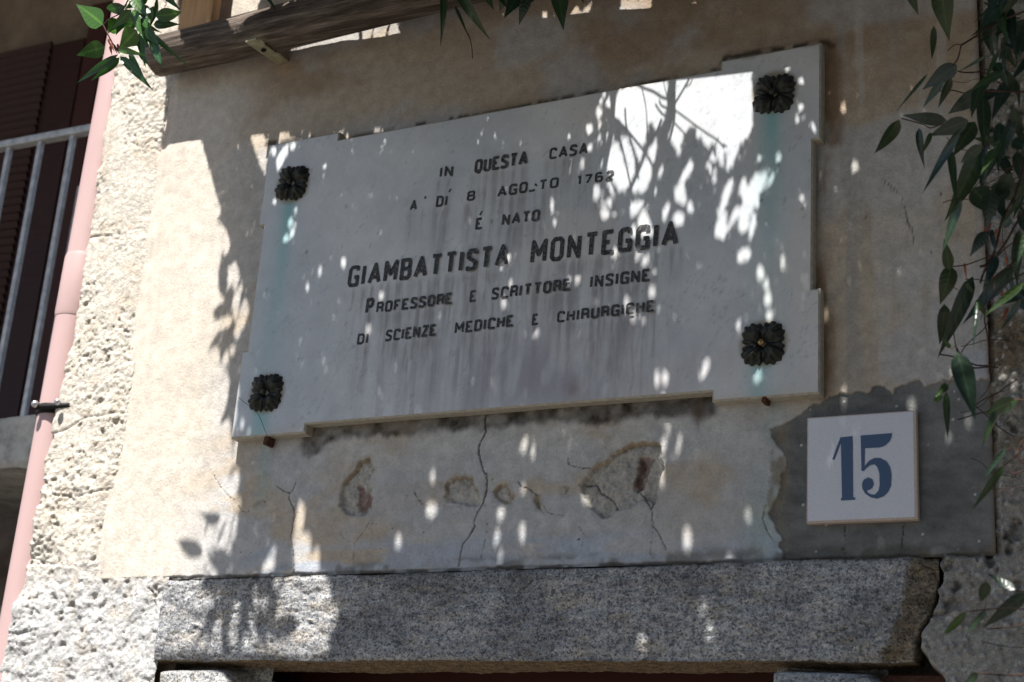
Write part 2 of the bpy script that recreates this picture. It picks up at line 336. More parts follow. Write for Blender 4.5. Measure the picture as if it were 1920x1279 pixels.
# peeled brown edge left of the patch
pe = XZ([(1455, 812), (1474, 800), (1470, 850), (1474, 905), (1462, 970), (1450, 975), (1440, 940), (1447, 860)])
pq = sstep(.004, -.004, sdf(pe, jx, jz)); C = mix(C, (.20, .165, .11), pq * .75 * sstep(.3, .6, fbm(X, Z, 26, 3, 95))); Yd += pq * .002
# chips down to the mortar
chips = [([(690, 860), (672, 865), (655, 890), (642, 912), (636, 935), (640, 955), (660, 968), (685, 968), (698, 955), (700, 935), (692, 905), (702, 880)], .011),
         ([(858, 892), (870, 892), (885, 900), (895, 920), (903, 935), (900, 947), (870, 946), (840, 942), (833, 930), (835, 910), (845, 897)], .008),
         ([(935, 908), (950, 908), (955, 920), (962, 935), (950, 945), (930, 938), (925, 922)], .006),
         ([(1003, 922), (1011, 935), (1019, 955), (1008, 950), (1000, 938)], .006), ([(1060, 914), (1067, 917), (1065, 924), (1059, 922)], .005),
         ([(1180, 832), (1215, 827), (1235, 836), (1240, 860), (1243, 880), (1235, 905), (1232, 930), (1225, 942), (1200, 936), (1180, 950), (1150, 962), (1130, 976), (1120, 964), (1100, 945), (1091, 930), (1089, 905), (1105, 890), (1112, 875), (1130, 865), (1150, 850)], .013)]
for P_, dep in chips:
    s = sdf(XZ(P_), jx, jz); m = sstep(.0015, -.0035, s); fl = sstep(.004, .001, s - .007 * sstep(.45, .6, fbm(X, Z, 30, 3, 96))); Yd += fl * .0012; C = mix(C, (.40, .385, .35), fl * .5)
    hole = dep * 1.15 * m * (.75 + .5 * (fbm(X, Z, 60, 4, 97) - .5)) + m * (fbm(X, Z, 160, 3, 98) - .5) * .006
    Yd += hole
    g1, gi = worley(X, Z, 260, 11)
    mc = np.array([.40, .38, .34]) * (.62 + .3 * gi + .5 * fbm(X, Z, 60, 3, 12))[..., None]
    C = C * (1 - m[..., None]) + mc * m[..., None]
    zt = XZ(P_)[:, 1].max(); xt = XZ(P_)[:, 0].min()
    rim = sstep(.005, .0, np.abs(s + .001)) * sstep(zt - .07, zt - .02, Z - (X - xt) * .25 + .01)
    C = mix(C, (.16, .11, .065), sstep(.003, .0, np.abs(s + .004)) * sstep(zt - .06, zt - .02, Z - (X - xt) * .25 + .01) * .6); C = mix(C, (.31, .23, .15), rim * .75 * sstep(.3, .55, fbm(X, Z, 50, 3, 99)))  # painted shadow band under each chip's upper lip, then its brown rim
for P_, cc in (([(664, 905), (674, 910), (684, 925), (690, 945), (684, 958), (676, 962), (668, 955), (668, 930)], (.155, .062, .050)), ([(684, 920), (694, 930), (692, 950), (687, 945)], (.18, .065, .055)),
               ([(1194, 858), (1202, 852), (1224, 855), (1216, 870), (1212, 890), (1200, 915), (1188, 922), (1182, 915), (1190, 895)], (.155, .062, .050)), ([(1198, 860), (1208, 862), (1204, 890), (1196, 915), (1186, 920), (1190, 895)], (.055, .035, .02))):
    s = sstep(.003, -.003, sdf(XZ(P_), jx, jz)); C = mix(C, cc, s * (.45 + .5 * fbm(X, Z, 70, 3, 100))); Yd += s * .004
# cracks
cracks = [([(915, 770), (908, 785), (910, 810), (898, 832), (897, 850), (905, 880), (909, 889), (912, 886), (912, 920), (905, 945), (895, 960), (888, 980), (890, 988), (880, 1005), (868, 1020), (862, 1045), (860, 1062)], .0020, 1),
          ([(518, 912), (535, 922), (542, 924), (548, 919), (553, 905)], .0012, .8), ([(542, 924), (540, 935), (548, 950), (552, 965), (548, 990), (545, 1010), (550, 1045), (552, 1076)], .0013, .85),
          ([(400, 892), (412, 912), (430, 933), (442, 940), (450, 958), (462, 960), (480, 945), (492, 938), (497, 942)], .0010, .6),
          ([(1065, 860), (1068, 872), (1090, 877), (1112, 878), (1115, 883)], .0010, .7), ([(1092, 908), (1115, 908), (1122, 922), (1140, 932), (1150, 945), (1155, 957)], .0018, .9),
          ([(1190, 918), (1205, 930), (1212, 940), (1222, 955), (1224, 985), (1235, 1000), (1250, 1030)], .0014, .9), ([(1232, 935), (1222, 952)], .0016, .9), ([(1224, 985), (1220, 1040)], .0008, .5),
          ([(970, 900), (978, 913), (990, 915), (1003, 926), (1010, 930)], .0012, .8), ([(775, 920), (785, 938), (793, 945)], .0012, .8), ([(752, 918), (762, 930)], .0008, .6),
          ([(712, 985), (694, 980), (680, 1000), (665, 1020), (664, 1058)], .0008, .55), ([(636, 995), (645, 1010), (658, 1018)], .0007, .5), ([(912, 980), (915, 990), (910, 1012), (902, 1048)], .0009, .6),
          ([(1655, 337), (1670, 350), (1685, 362), (1693, 375), (1698, 390), (1702, 415), (1711, 432), (1716, 460)], .0010, .7), ([(1583, 985), (1585, 1010), (1584, 1040)], .0008, .7), ([(1693, 985), (1692, 1010), (1689, 1034)], .0010, .8),
          ([(1436, 945), (1430, 970), (1437, 995), (1450, 1012)], .0012, .7), ([(1092, 878), (1110, 880), (1112, 890)], .001, .7), ([(733, 206), (757, 210), (775, 220)], .0009, .6), ([(1012, 940), (1030, 962), (1062, 968)], .0008, .5), ([(1085, 985), (1097, 1005), (1090, 1035)], .0007, .45)]
for P_, w, a in cracks:
    d = ldist(XZ(P_) , X + (fbm(X, Z, 220, 2, 101) - .5) * .003, Z + (fbm(X, Z, 220, 2, 102) - .5) * .003, .02)
    w *= .8; m = sstep(w * 1.3, w * .25, d) * (.6 + .5 * fbm(X, Z, 45, 2, 104)); C = mix(C, (.03, .025, .02), m * a); Yd += m * .004 * a
for cx_, cy_, rr in ((757, 312, 0), (736, 991, 1.6), (794, 998, 1.8), (714, 1029, 1.4), (452, 1036, 1.6), (471, 1036, 1.2), (551, 988, 1.6), (922, 899, 1.5), (910, 948, 1.5), (1086, 1012, 2.6), (1624, 408, 1.5), (1747, 473, 2.2), (1685, 485, 1.2), (1765, 365, 2), (1477, 985, 1.6), (1579, 1028, 3.5)):
    if rr:
        p = W(cx_, cy_); C = mix(C, (.05, .035, .02), sstep(rr * .0013, rr * .0005, np.hypot(X - p.x, Z - p.z)))
# ragged lower and left edge, fine pits
edge = sstep(.004, .0, Z - 2.186 - .005 * fbm(X, Z * 0, 60, 3, 111)); Yd += edge * .004; C = mix(C, (.07, .06, .05), edge * .8 * sstep(.3, .5, fbm(X, Z * 0, 25, 3, 110)))
C = mix(C, (.10, .09, .07), sstep(.022, .004, Z - 2.19 - .010 * fbm(X, Z * 0, 35, 4, 112)) * sstep(-1.95, -1.8, X) * sstep(.42, .6, fbm(X, Z, 22, 3, 113)) * .6)
le = sstep(.02, .0, X + 2.375 - .018 * fbm(X * 0, Z, 9, 4, 115)); Yd += le * .004
re = sstep(.004, .0, -.4635 - X); Yd += re * .0015; C = mix(C, (.20, .15, .10), sstep(.010, .0, -.464 - X) * .5)
C *= (.90 + .2 * fbm(X, Z, 55, 4, 120))[..., None]
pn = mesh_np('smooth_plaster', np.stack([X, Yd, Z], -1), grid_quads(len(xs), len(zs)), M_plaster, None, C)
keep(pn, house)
# wall above the frame and the body behind
bm = bmesh.new(); box(bm, (-0.6, .2, 4.9), (3.9, .4, 2.57)); bm_obj('upper_wall', bm, M_nwall, house)
bm = bmesh.new(); box(bm, (-.6, .235, 2.93), (3.84, .40, 1.52)); bm_obj('wall_core', bm, M_nwall, house)

# -- rough render of the left corner strip, turned round the corner
def rough_strip(name, x0, x1, z0, z1, step, mat_, fn, wrapx=None, seed=0, drop=None):
    us = np.arange((x0 - .10) if wrapx is not None else x0, x1, step); zz = np.arange(z0, z1, step); U, V_ = np.meshgrid(us, zz)
    H, Cc = fn(U, V_)
    if wrapx is not None:
        # arc of radius rr at the corner, then back along +Y
        ex = x0 + (fbm(V_ * 0, V_, 5, 4, seed + 3) - .5) * .035 + (fbm(V_ * 0, V_, 40, 3, seed + 4) - .5) * .016 - .03 * sstep(2.5, 2.0, V_)
        s = U - ex; rr = .022
        ang = np.clip(-s / rr, 0, math.pi / 2)
        bx = np.where(s > 0, U, ex - rr * np.sin(ang)); by = np.where(s > 0, 0, rr * (1 - np.cos(ang))) + np.where(-s > rr * math.pi / 2, -s - rr * math.pi / 2, 0)
        nx, ny = -np.sin(ang), -np.cos(ang)
        co = np.stack([bx + nx * H, by + ny * H, V_], -1)
    else: co = np.stack([U, -H, V_], -1)
    q_ = grid_quads(len(us), len(zz))
    if drop is not None: q_ = q_[~drop(U.ravel()[q_].mean(1), V_.ravel()[q_].mean(1))]
    o = mesh_np(name, co, q_, mat_, None, Cc); return keep(o, house)
def left_fn(x, z):
    low = sstep(2.6, 2.1, z) ; lowst = sstep(2.30, 2.12, z + (fbm(x, z, 7, 3, 200) - .5) * .12)
    wx_ = (fbm(x, z, 45, 3, 201) - .5) * .02; wz_ = (fbm(x, z, 45, 3, 202) - .5) * .02
    w1, i1 = worley(x + wx_, z + wz_, 120, 203); w2, i2 = worley(x + wx_ * 1.5, z + wz_ * 1.5, 46, 205)
    amt = .22 + .6 * sstep(.44, .62, fbm(x, z, 7, 4, 207)) + .30 * low
    rg = np.abs(fbm(x, z, 34, 4, 209) - .5) * 2
    h = (fbm(x, z, 9, 5, 208) - .5) * (.012 + .020 * low) - sstep(.16, .0, rg) * .0035 * amt + (fbm(x, z, 150, 3, 210) - .5) * .0065 * amt + (i1 - .5) * .0028 * amt + (i2 - .5) * .004 * low * sstep(.6, .35, w2)
    pit = sstep(.68, .80, fbm(x, z, 60, 4, 211)) * sstep(.50, .66, fbm(x, z, 5, 3, 213) + .10 * low); h -= pit * .0065
    # horizontal tool marks
    h -= sstep(.0035, .0, np.abs(((z + .06 * (fbm(x, z, 5, 3, 215) - .5)) % .155) - .07)) * sstep(.5, .6, fbm(x, z, 7, 2, 216)) * .004
    h -= sstep(-2.40, -2.36, x) * .004
    c = np.broadcast_to(np.array([.60, .555, .485]), x.shape + (3,)).copy()
    c = mix(c, (.58, .55, .49), i1 * amt * .8); c = mix(c, (.50, .505, .51), lowst * .9); c = mix(c, (.42, .37, .29), sstep(.25, .0, rg) * amt * .35); c = mix(c, (.34, .29, .21), pit * .5)
    c = mix(c, (.48, .38, .27), sstep(.60, .72, fbm(x, z, 26, 3, 219)) * .3)
    return h, c
rough_strip('rough_render', -2.548, -2.166, 1.35, 3.95, .0030, M_render, left_fn, wrapx=1, seed=220, drop=lambda x, z: (z > 2.192) & (x > -2.350))
# -- mortar with gravel right of the panel and beside the lintel
def right_fn(x, z):
    w1, i1 = worley(x, z, 70, 302); w2, i2 = worley(x, z, 190, 303); amt = .4 + .8 * sstep(.4, .6, fbm(x, z, 5, 3, 304))
    st = sstep(.42, .25, w1) * (i1 > .72)
    h = (fbm(x, z, 6, 4, 305) - .5) * .022 + (fbm(x, z, 40, 4, 306) - .5) * .009 * amt + st * .005 + .002 * (i2 - .5)
    pit = sstep(.64, .74, fbm(x, z, 30, 3, 307)) * sstep(.45, .6, fbm(x, z, 6, 3, 308)); h -= pit * .014
    c = np.broadcast_to(np.array([.27, .25, .215]), x.shape + (3,)).copy()
    c = mix(c, (.46, .45, .42), st * .6); c = mix(c, (.17, .12, .065), sstep(.50, .68, fbm(x, z, 9, 4, 309)) * .7); c = mix(c, (.52, .54, .57), (i2 > .955) * .8)
    c = mix(c, (.07, .06, .05), pit * .8); c = mix(c, (.06, .055, .05), (i2 < .05) * .6); c = mix(c, (.36, .36, .35), sstep(.55, .7, fbm(x, z, 4, 3, 311)) * .5)
    fr = sstep(-.452, -.464, x) * sstep(2.185, 2.195, z); h -= fr * .002; c = mix(c, (.16, .12, .085), fr * .8)
    return h, c
def right_low(x, z):
    h, c = right_fn(x, z)
    # hollow joint that follows the broken lintel end
    ed = XZ([(1735, 1030), (1752, 1045), (1757, 1075), (1750, 1105), (1752, 1125), (1738, 1150), (1720, 1185), (1716, 1215), (1738, 1245), (1758, 1262), (1770, 1300)])
    ex = np.interp(-z, -ed[:, 1][np.argsort(-ed[:, 1])], ed[:, 0][np.argsort(-ed[:, 1])])
    j = sstep(.010, -.002, x - ex + (fbm(x, z, 40, 3, 321) - .5) * .01); h -= j * .07; c = mix(c, (.05, .04, .03), j)
    h -= sstep(2.183, 2.19, z + .004 * fbm(x, z * 0, 60, 3, 322)) * (x < -.455) * .01
    return h, c
rough_strip('mortar_render', -.66, .25, 1.35, 3.62, .0031, M_mortar, right_low, drop=lambda x, z: (z > 2.1905) & (x < -.4675))

# -- granite lintel: front, rounded lower arris, soffit
xs = np.arange(-2.187, -.556, .0032); vs = np.concatenate([np.linspace(-.03, 0, 8), np.linspace(.0032, .176, 56), np.linspace(.178, .176 + .15, 40)])
U, V_ = np.meshgrid(xs, vs)
zt = 2.1860 - .006 * fbm(U, U * 0, 9, 3, 401); zb = 2.0125 + .012 * (fbm(U, U * 0, 7, 4, 402) - .5)
fz = np.where(V_ < 0, zt, np.where(V_ < .176, zt + (zb - zt) * (V_ / .176), zb + .002 * (fbm(U, V_, 30, 3, 403) - .5)))
fy = np.where(V_ < 0, -V_ - .010, np.where(V_ < .176, -.010, -.010 + (V_ - .176)))
rd = sstep(.014, 0, np.abs(V_ - .176)) + sstep(.010, 0, np.abs(V_)) * (V_ >= 0)
h = (fbm(U, V_, 5, 3, 404) - .5) * .012 - sstep(.56, .68, fbm(U * 1.0, V_ * 2.6, 30, 4, 416)) * .002 + (fbm(U, V_ * 1.9, 34, 5, 405, .62) - .5) * .006 + (fbm(U, V_ * 2, 120, 3, 406) - .5) * .004
fx = U.copy()
lend = sstep(.020, 0, U + 2.187); fy = fy + lend * .02 * (V_ < .18)
xf = np.interp(V_, [-.03, 0, .06, .12, .176, .4], [-.607, -.607, -.617, -.628, -.655, -.66]) + (fbm(U * 0, V_, 30, 3, 407) - .5) * .01
xf = xf + (fbm(U, V_, 40, 4, 417) - .5) * .018; br = sstep(-.006, .035, U - xf); brk = sstep(-.004, .009, U - xf)
xe = np.interp(V_, [-.03, 0, .04, .075, .105, .14, .176, .4], [-.562, -.560, -.558, -.566, -.578, -.598, -.604, -.61]) + (fbm(U * 0, V_, 45, 3, 408) - .5) * .012
over = np.clip(U - xe, 0, 1); fx = np.minimum(U, xe + .002); fy = fy + br * .020 + np.clip(over * 1.6, 0, .1) + brk * (fbm(U, V_, 35, 4, 409) - .5) * .018
onf = (V_ < .176)
fy = fy - np.where(onf, h, 0) + rd * .004; fz = fz + np.where(~onf, h * .6, 0)
c = np.broadcast_to(np.array([.37, .372, .378]), U.shape + (3,)).copy()
c = mix(c, (.44, .45, .46), sstep(.45, .7, fbm(U, V_ * 2, 12, 4, 410)) * .6); c = mix(c, (.40, .35, .29), sstep(.56, .7, fbm(U, V_ * 2, 16, 4, 411)) * .45)
c = mix(c, (.22, .225, .24), sstep(.52, .68, fbm(U, V_ * 1.5, 6, 4, 412)) * .6); c = mix(c, (.17, .165, .16), sstep(.5, .7, fbm(U, V_ * .12, 18, 4, 418)) * sstep(.12, .0, V_) * .5 * (V_ < .17))
c = mix(c, (.22, .17, .105), brk * .8 * onf); c = mix(c, (.12, .085, .05), brk * sstep(.45, .7, fbm(U, V_, 26, 4, 413)) * .8); c = mix(c, (.10, .085, .06), sstep(.02, -.01, np.abs(U - xf - .006)) * .4 * onf)
c = mix(c, (.30, .23, .15), sstep(.176, .182, V_) * 1.0); c = mix(c, (.10, .09, .08), sstep(.005, 0, V_) * .6)
lo = mesh_np('lintel', np.stack([fx, fy, fz], -1), grid_quads(len(xs), len(vs)), M_granite, None, c); keep(lo, house); lo['label'] = 'grey granite lintel over the door with a broken ochre right end'
# stone behind the lintel end, jamb stones with their lit top edges, door leaf
def rock(name, px_poly, d0, depth, mat_, colr, amp=.006, seed=1):
    P = XZ(px_poly, d0); x0, x1, z0, z1 = P[:, 0].min(), P[:, 0].max(), P[:, 1].min(), P[:, 1].max()
    nx, nz = max(8, int((x1 - x0) / .004)), max(8, int((z1 - z0) / .004))
    U, V2 = np.meshgrid(np.linspace(x0 - .01, x1 + .01, nx), np.linspace(z0 - .01, z1 + .01, nz))
    s = sdf(P, U, V2, .05); e = sstep(-.014, .006, s)
    H = (fbm(U, V2, 9, 3, seed) - .5) * amp * 2 + (fbm(U, V2, 50, 4, seed + 5) - .5) * amp
    Y = -d0 - H + e * depth
    cc = np.broadcast_to(np.array(colr), U.shape + (3,)) * (.8 + .4 * fbm(U, V2, 12, 4, seed + 9))[..., None]
    cc = mix(cc, (.34, .27, .18), sstep(.55, .75, fbm(U, V2, 18, 3, seed + 7)) * .35)
    return keep(mesh_np(name, np.stack([U, Y, V2], -1), grid_quads(nx, nz), mat_, None, cc), house)
rock('jamb_stone', [(292, 1249), (330, 1246), (400, 1245), (420, 1252), (430, 1268), (432, 1300), (435, 1420), (300, 1430), (286, 1300)], .006, .09, M_granite, (.46, .46, .45), seed=31)
rock('jamb_stone', [(1437, 1252), (1460, 1247), (1560, 1249), (1625, 1253), (1645, 1268), (1658, 1285), (1662, 1420), (1436, 1420)], .012, .09, M_granite, (.36, .38, .40), seed=37)
bm = bmesh.new(); box(bm, (-1.35, .36, 1.0), (2.1, .12, 2.14)); bm_obj('door', bm, M_dark, house)
bm = bmesh.new(); box(bm, (-.50, .075, 1.93), (.34, .09, .135), bev=.02); o = bm_obj('brick', bm, M_rust, house)
for a_, b_ in (((-2.20, .20, 1.0), (.40, .30, 2.0)), ((-.28, .26, 1.0), (.70, .20, 2.0))):
    bm = bmesh.new(); box(bm, a_, b_); bm_obj('door_reveal', bm, M_nwall, house)
for a_, b_ in (((-.52, .22, 2.10), (.5, .28, .2)), ((-2.3, .19, 2.1), (.3, .3, .2))):
    bm = bmesh.new(); box(bm, a_, b_); bm_obj('rubble_core', bm, M_nwall, house)

# ------------------------------------------------------------------ marble plaque
D = .027
def pl(px, py): p = W(px, py, D); return p.x, p.z
xL, xR = pl(432, 823)[0], pl(1537, 737)[0]; zB, zT = (pl(432, 823)[1] + pl(1537, 737)[1]) / 2, (pl(503, 272)[1] + pl(1552, 77)[1]) / 2
e1, e2 = pl(573, 800)[0], pl(1335, 740)[0]; zb2 = (pl(573, 795)[1] + pl(1335, 735)[1]) / 2; zt2 = zT - .019
n1, n2 = pl(1540, 541)[1], pl(1526, 266)[1]
outline = [(xL, zB), (e1, zB), (e1, zb2), (e2, zb2), (e2, zB), (xR, zB), (xR, n1), (xR - .015, n1), (xR - .015, n2), (xR, n2), (xR, zT), (e2, zT), (e2, zt2), (e1, zt2), (e1, zT), (xL, zT), (xL, n2), (xL + .013, n2), (xL + .013, n1), (xL, n1)]
TILT = (pl(1552, 77)[1] - pl(503, 272)[1]) / (xR - xL)
def tilt(x, z): return z + TILT * (x - (xL + xR) / 2) * (z - zB) / (zT - zB)
plaque = empty('marble_plaque', (-1.4, 0, zB), 'white marble memorial plaque with black incised Italian lettering and four dark bronze rosettes', 'plaque')
# body: side walls from the outline, with a small arris, then a grid front
bm = bmesh.new(); OP = np.array(outline)
def inset(P, d):
    n = len(P); out = []
    for i in range(n):
        a, b_, c_ = P[i - 1], P[i], P[(i + 1) % n]; t1 = (b_ - a) / np.linalg.norm(b_ - a); t2 = (c_ - b_) / np.linalg.norm(c_ - b_)
        out.append(b_ + d * (np.array([-t1[1], t1[0]]) + np.array([-t2[1], t2[0]])))
    return np.array(out)
IP = inset(OP, .0035)
rings = [[bm.verts.new((p[0], y, tilt(*p))) for p in R] for R, y in ((OP, .012), (OP, -D + .003), (IP, -D))]
for r0, r1 in zip(rings, rings[1:]):
    for i in range(len(r0)): j = (i + 1) % len(r0); bm.faces.new((r0[i], r0[j], r1[j], r1[i]))
edge_o = bm_obj('slab_edge', bm, tinted('marble_edge', .7, 90, .75, 1.15, .001), plaque)
a = edge_o.data.color_attributes.new('tint', 'FLOAT_COLOR', 'POINT'); a.data.foreach_set('color', [.40, .37, .31, 1] * len(edge_o.data.vertices))
def rect_cells(P):   # cut the front into a grid of rectangles that follows the notched outline
    gx = sorted(set(np.round(P[:, 0], 6))); gz = sorted(set(np.round(P[:, 1], 6)))
    def fill(g, st):
        o = []
        for a_, b_ in zip(g, g[1:]): o += list(np.linspace(a_, b_, max(2, int((b_ - a_) / st) + 1))[:-1])
        return np.array(o + [g[-1]])
    return fill(gx, .0034), fill(gz, .0034)
gx, gz = rect_cells(IP); X, Z = np.meshgrid(gx, gz); q = grid_quads(len(gx), len(gz))
cxq = X.ravel()[q].mean(1); czq = Z.ravel()[q].mean(1); q = q[inpoly(IP, cxq, czq)]
base = np.array([.585, .605, .62]); C = np.broadcast_to(base, X.shape + (3,)).copy()
ux0 = X * .55 + Z * .85; uz0 = -X * .85 + Z * .55; fn1 = fbm(X, Z, 3, 4, 501); C = mix(C, (.46, .49, .53), sstep(.38, .64, fn1) * .65); C = C * (.9 + .2 * fbm(ux0, uz0, 30, 4, 502))[..., None]; C = mix(C, (.60, .57, .54), sstep(.42, .66, fbm(X, Z, 4, 4, 503)) * sstep(-1.9, -1.5, X) * .6)
ux = X * .55 + Z * .85; uz = -X * .85 + Z * .55   # veins run down to the left
vn = np.abs(fbm(ux * 1.0, uz * 3.2, 9, 5, 505) - .5); C = mix(C, (.33, .36, .40), sstep(.014, .0, vn) * .55 * sstep(.45, .6, fbm(X, Z, 5, 3, 507)))
vn = np.abs(fbm(ux * 1.2, uz * 4, 20, 4, 509) - .5); C = mix(C, (.40, .43, .47), sstep(.012, .0, vn) * .3 * sstep(.5, .62, fbm(X, Z, 8, 3, 511)))
C = mix(C, (.17, .19, .19), sstep(.80, .84, fbm(ux, uz * 1.6, 60, 3, 513)) * .35)
# words: (text, baseline-left px, baseline-right px, cap-top-left px, stroke)
words = [('IN', (824, 334), (849, 331), (826, 313)), ('QUESTA', (889, 326), (990, 309.5), (891, 300)), ('CASA', (1029.5, 300), (1103, 289), (1032, 278)),
         ('A', (768, 396), (782, 394), (770, 376)), ("'", (793, 392), (797, 391.5), (794, 367)), ('D', (817, 389), (831, 387.5), (819, 368)), ('I', (834, 387), (839.5, 386), (836, 366)), ('8', (875, 378), (890.5, 376), (876, 359)), ('AGO', (932, 371), (989, 361.5), (934, 350)), ('S', (991, 361), (1005, 359), (993, 341)), ('TO', (1010, 358), (1047, 352), (1012, 338)), ('1762', (1082, 348), (1151, 338), (1084, 329)),
         ('E', (891, 431.5), (904, 430), (893, 409)), ('NATO', (941, 424), (1012, 415), (943, 402)),
         ('GIAMBATTISTA', (651, 540), (955.5, 500), (655, 499.5)), ('MONTEGGIA', (994, 496.5), (1272.5, 461), (1000, 450.5)),
         ('P', (684.5, 590), (700, 588), (688, 559.5)), ('ROFESSORE', (705, 588), (849, 571), (707, 566.5)), ('E', (880, 567.5), (893, 566), (881, 545)), ('SCRITTORE', (921, 563), (1070, 546), (923, 540)), ('INSIGNE', (1106, 541), (1219, 528), (1109, 517)),
         ('DI', (669, 647), (690, 645), (671, 626)), ('SCIENZE', (722, 641), (818, 630), (723, 619)), ('MEDICHE', (852, 627), (963, 613), (854, 605)), ('E', (997, 611), (1009, 609.5), (998, 589)), ('CHIRURGICHE', (1044, 606), (1228, 586), (1046, 584))]
# run-off streaks below the lettering and the lower middle discolouration
sn = fbm(X + (fbm(X, Z, 20, 2, 519) - .5) * .006, Z * .05, 95, 4, 521, .65); sn2 = fbm(X, Z * .08, 170, 3, 523)
for t, bl, br_, tl in words:
    x0, z0 = pl(*bl); x1, _ = pl(*br_); big = t in ('GIAMBATTISTA', 'MONTEGGIA'); Ln = (.13 if big else .09)
    m = sstep(x0 - .018, x0 + .010, X) * sstep(x1 + .018, x1 - .010, X) * sstep(z0 + .012, z0 - .014, Z) * np.exp(-np.clip(z0 - Z, 0, 9) / (Ln * (.5 + fbm(X, Z * 0, 40, 2, 526))))
    C = mix(C, (.27, .26, .265), np.clip(m * (sstep(.40, .70, sn) * .7 + .2 + .25 * sstep(.5, .7, sn2)) * (.6 + .8 * fbm(X, Z, 30, 4, 528)), 0, .72))
pc = np.exp(-((X + 1.28) / .30) ** 2 - ((Z - 2.56) / .09) ** 2); C = mix(C, (.30, .28, .32), pc * (.35 + .65 * sstep(.40, .62, fbm(X, Z * .35, 22, 4, 525))) * .85)
C = mix(C, (.25, .19, .19), np.exp(-((X + 1.235) / .016) ** 2 - ((Z - 2.525) / .018) ** 2) * .7)
C = mix(C, (.27, .22, .16), sstep(.006, .0, np.abs(X + 1.115 + (fbm(X, Z, 20, 3, 527) - .5) * .012)) * sstep(2.68, 2.6, Z) * .35)
C = mix(C, (.5, .45, .36), sstep(.03, .0, Z - zB) * .35)
C = mix(C, (.15, .13, .10), sstep(.010, .0, np.minimum(zT - Z, 1) + .02 * (fbm(X, Z, 40, 3, 529) - .5)) * .5 * sstep(-1.2, -.9, X))
ros_px = [(549, 344, 8), (1452, 177, 6), (500, 737, 3), (1431, 645, 0)]
for i, (a_, b_, _) in enumerate(ros_px):
    x0, z0 = pl(a_, b_); dz = z0 - Z; L_ = (.30, .26, .12, .12)[i]; am = (1.1, 1.1, 1.2, 1.1)[i]
    m = np.exp(-((X - x0 + .006 + (fbm(X, Z * .3, 25, 3, 531) - .5) * .012) / (.017 + .05 * np.clip(dz, 0, .4))) ** 2) * sstep(.02, .045, dz) * np.exp(-np.clip(dz, 0, 9) / L_)
    C = mix(C, (.24, .46, .48), np.clip(m * am * (.7 + .5 * fbm(X, Z * .25, 40, 3, 533)), 0, 1))
    rr = np.hypot(X - x0, Z - z0); C = mix(C, (.25, .20, .11), sstep(.052, .038, rr) * .8)
for (a_, b_, r_) in ((1459, 312, 2.2), (1428, 378, 2), (1505, 394, 2), (1040, 650, 0), (942, 418, 2.2), (922, 415, 2.5), (575, 470, 2.6)):
    if r_: x0, z0 = pl(a_, b_); C = mix(C, (.06, .07, .07), sstep(r_ * .0018, r_ * .0006, np.hypot((X - x0), (Z - z0) * .6)) * .6)
Yp = -D + (fbm(X, Z, 6, 3, 535) - .5) * .0006
keep(mesh_np('slab_face', np.stack([X, Yp, tilt(X, Z)], -1), q, M_marble, None, C), plaque)

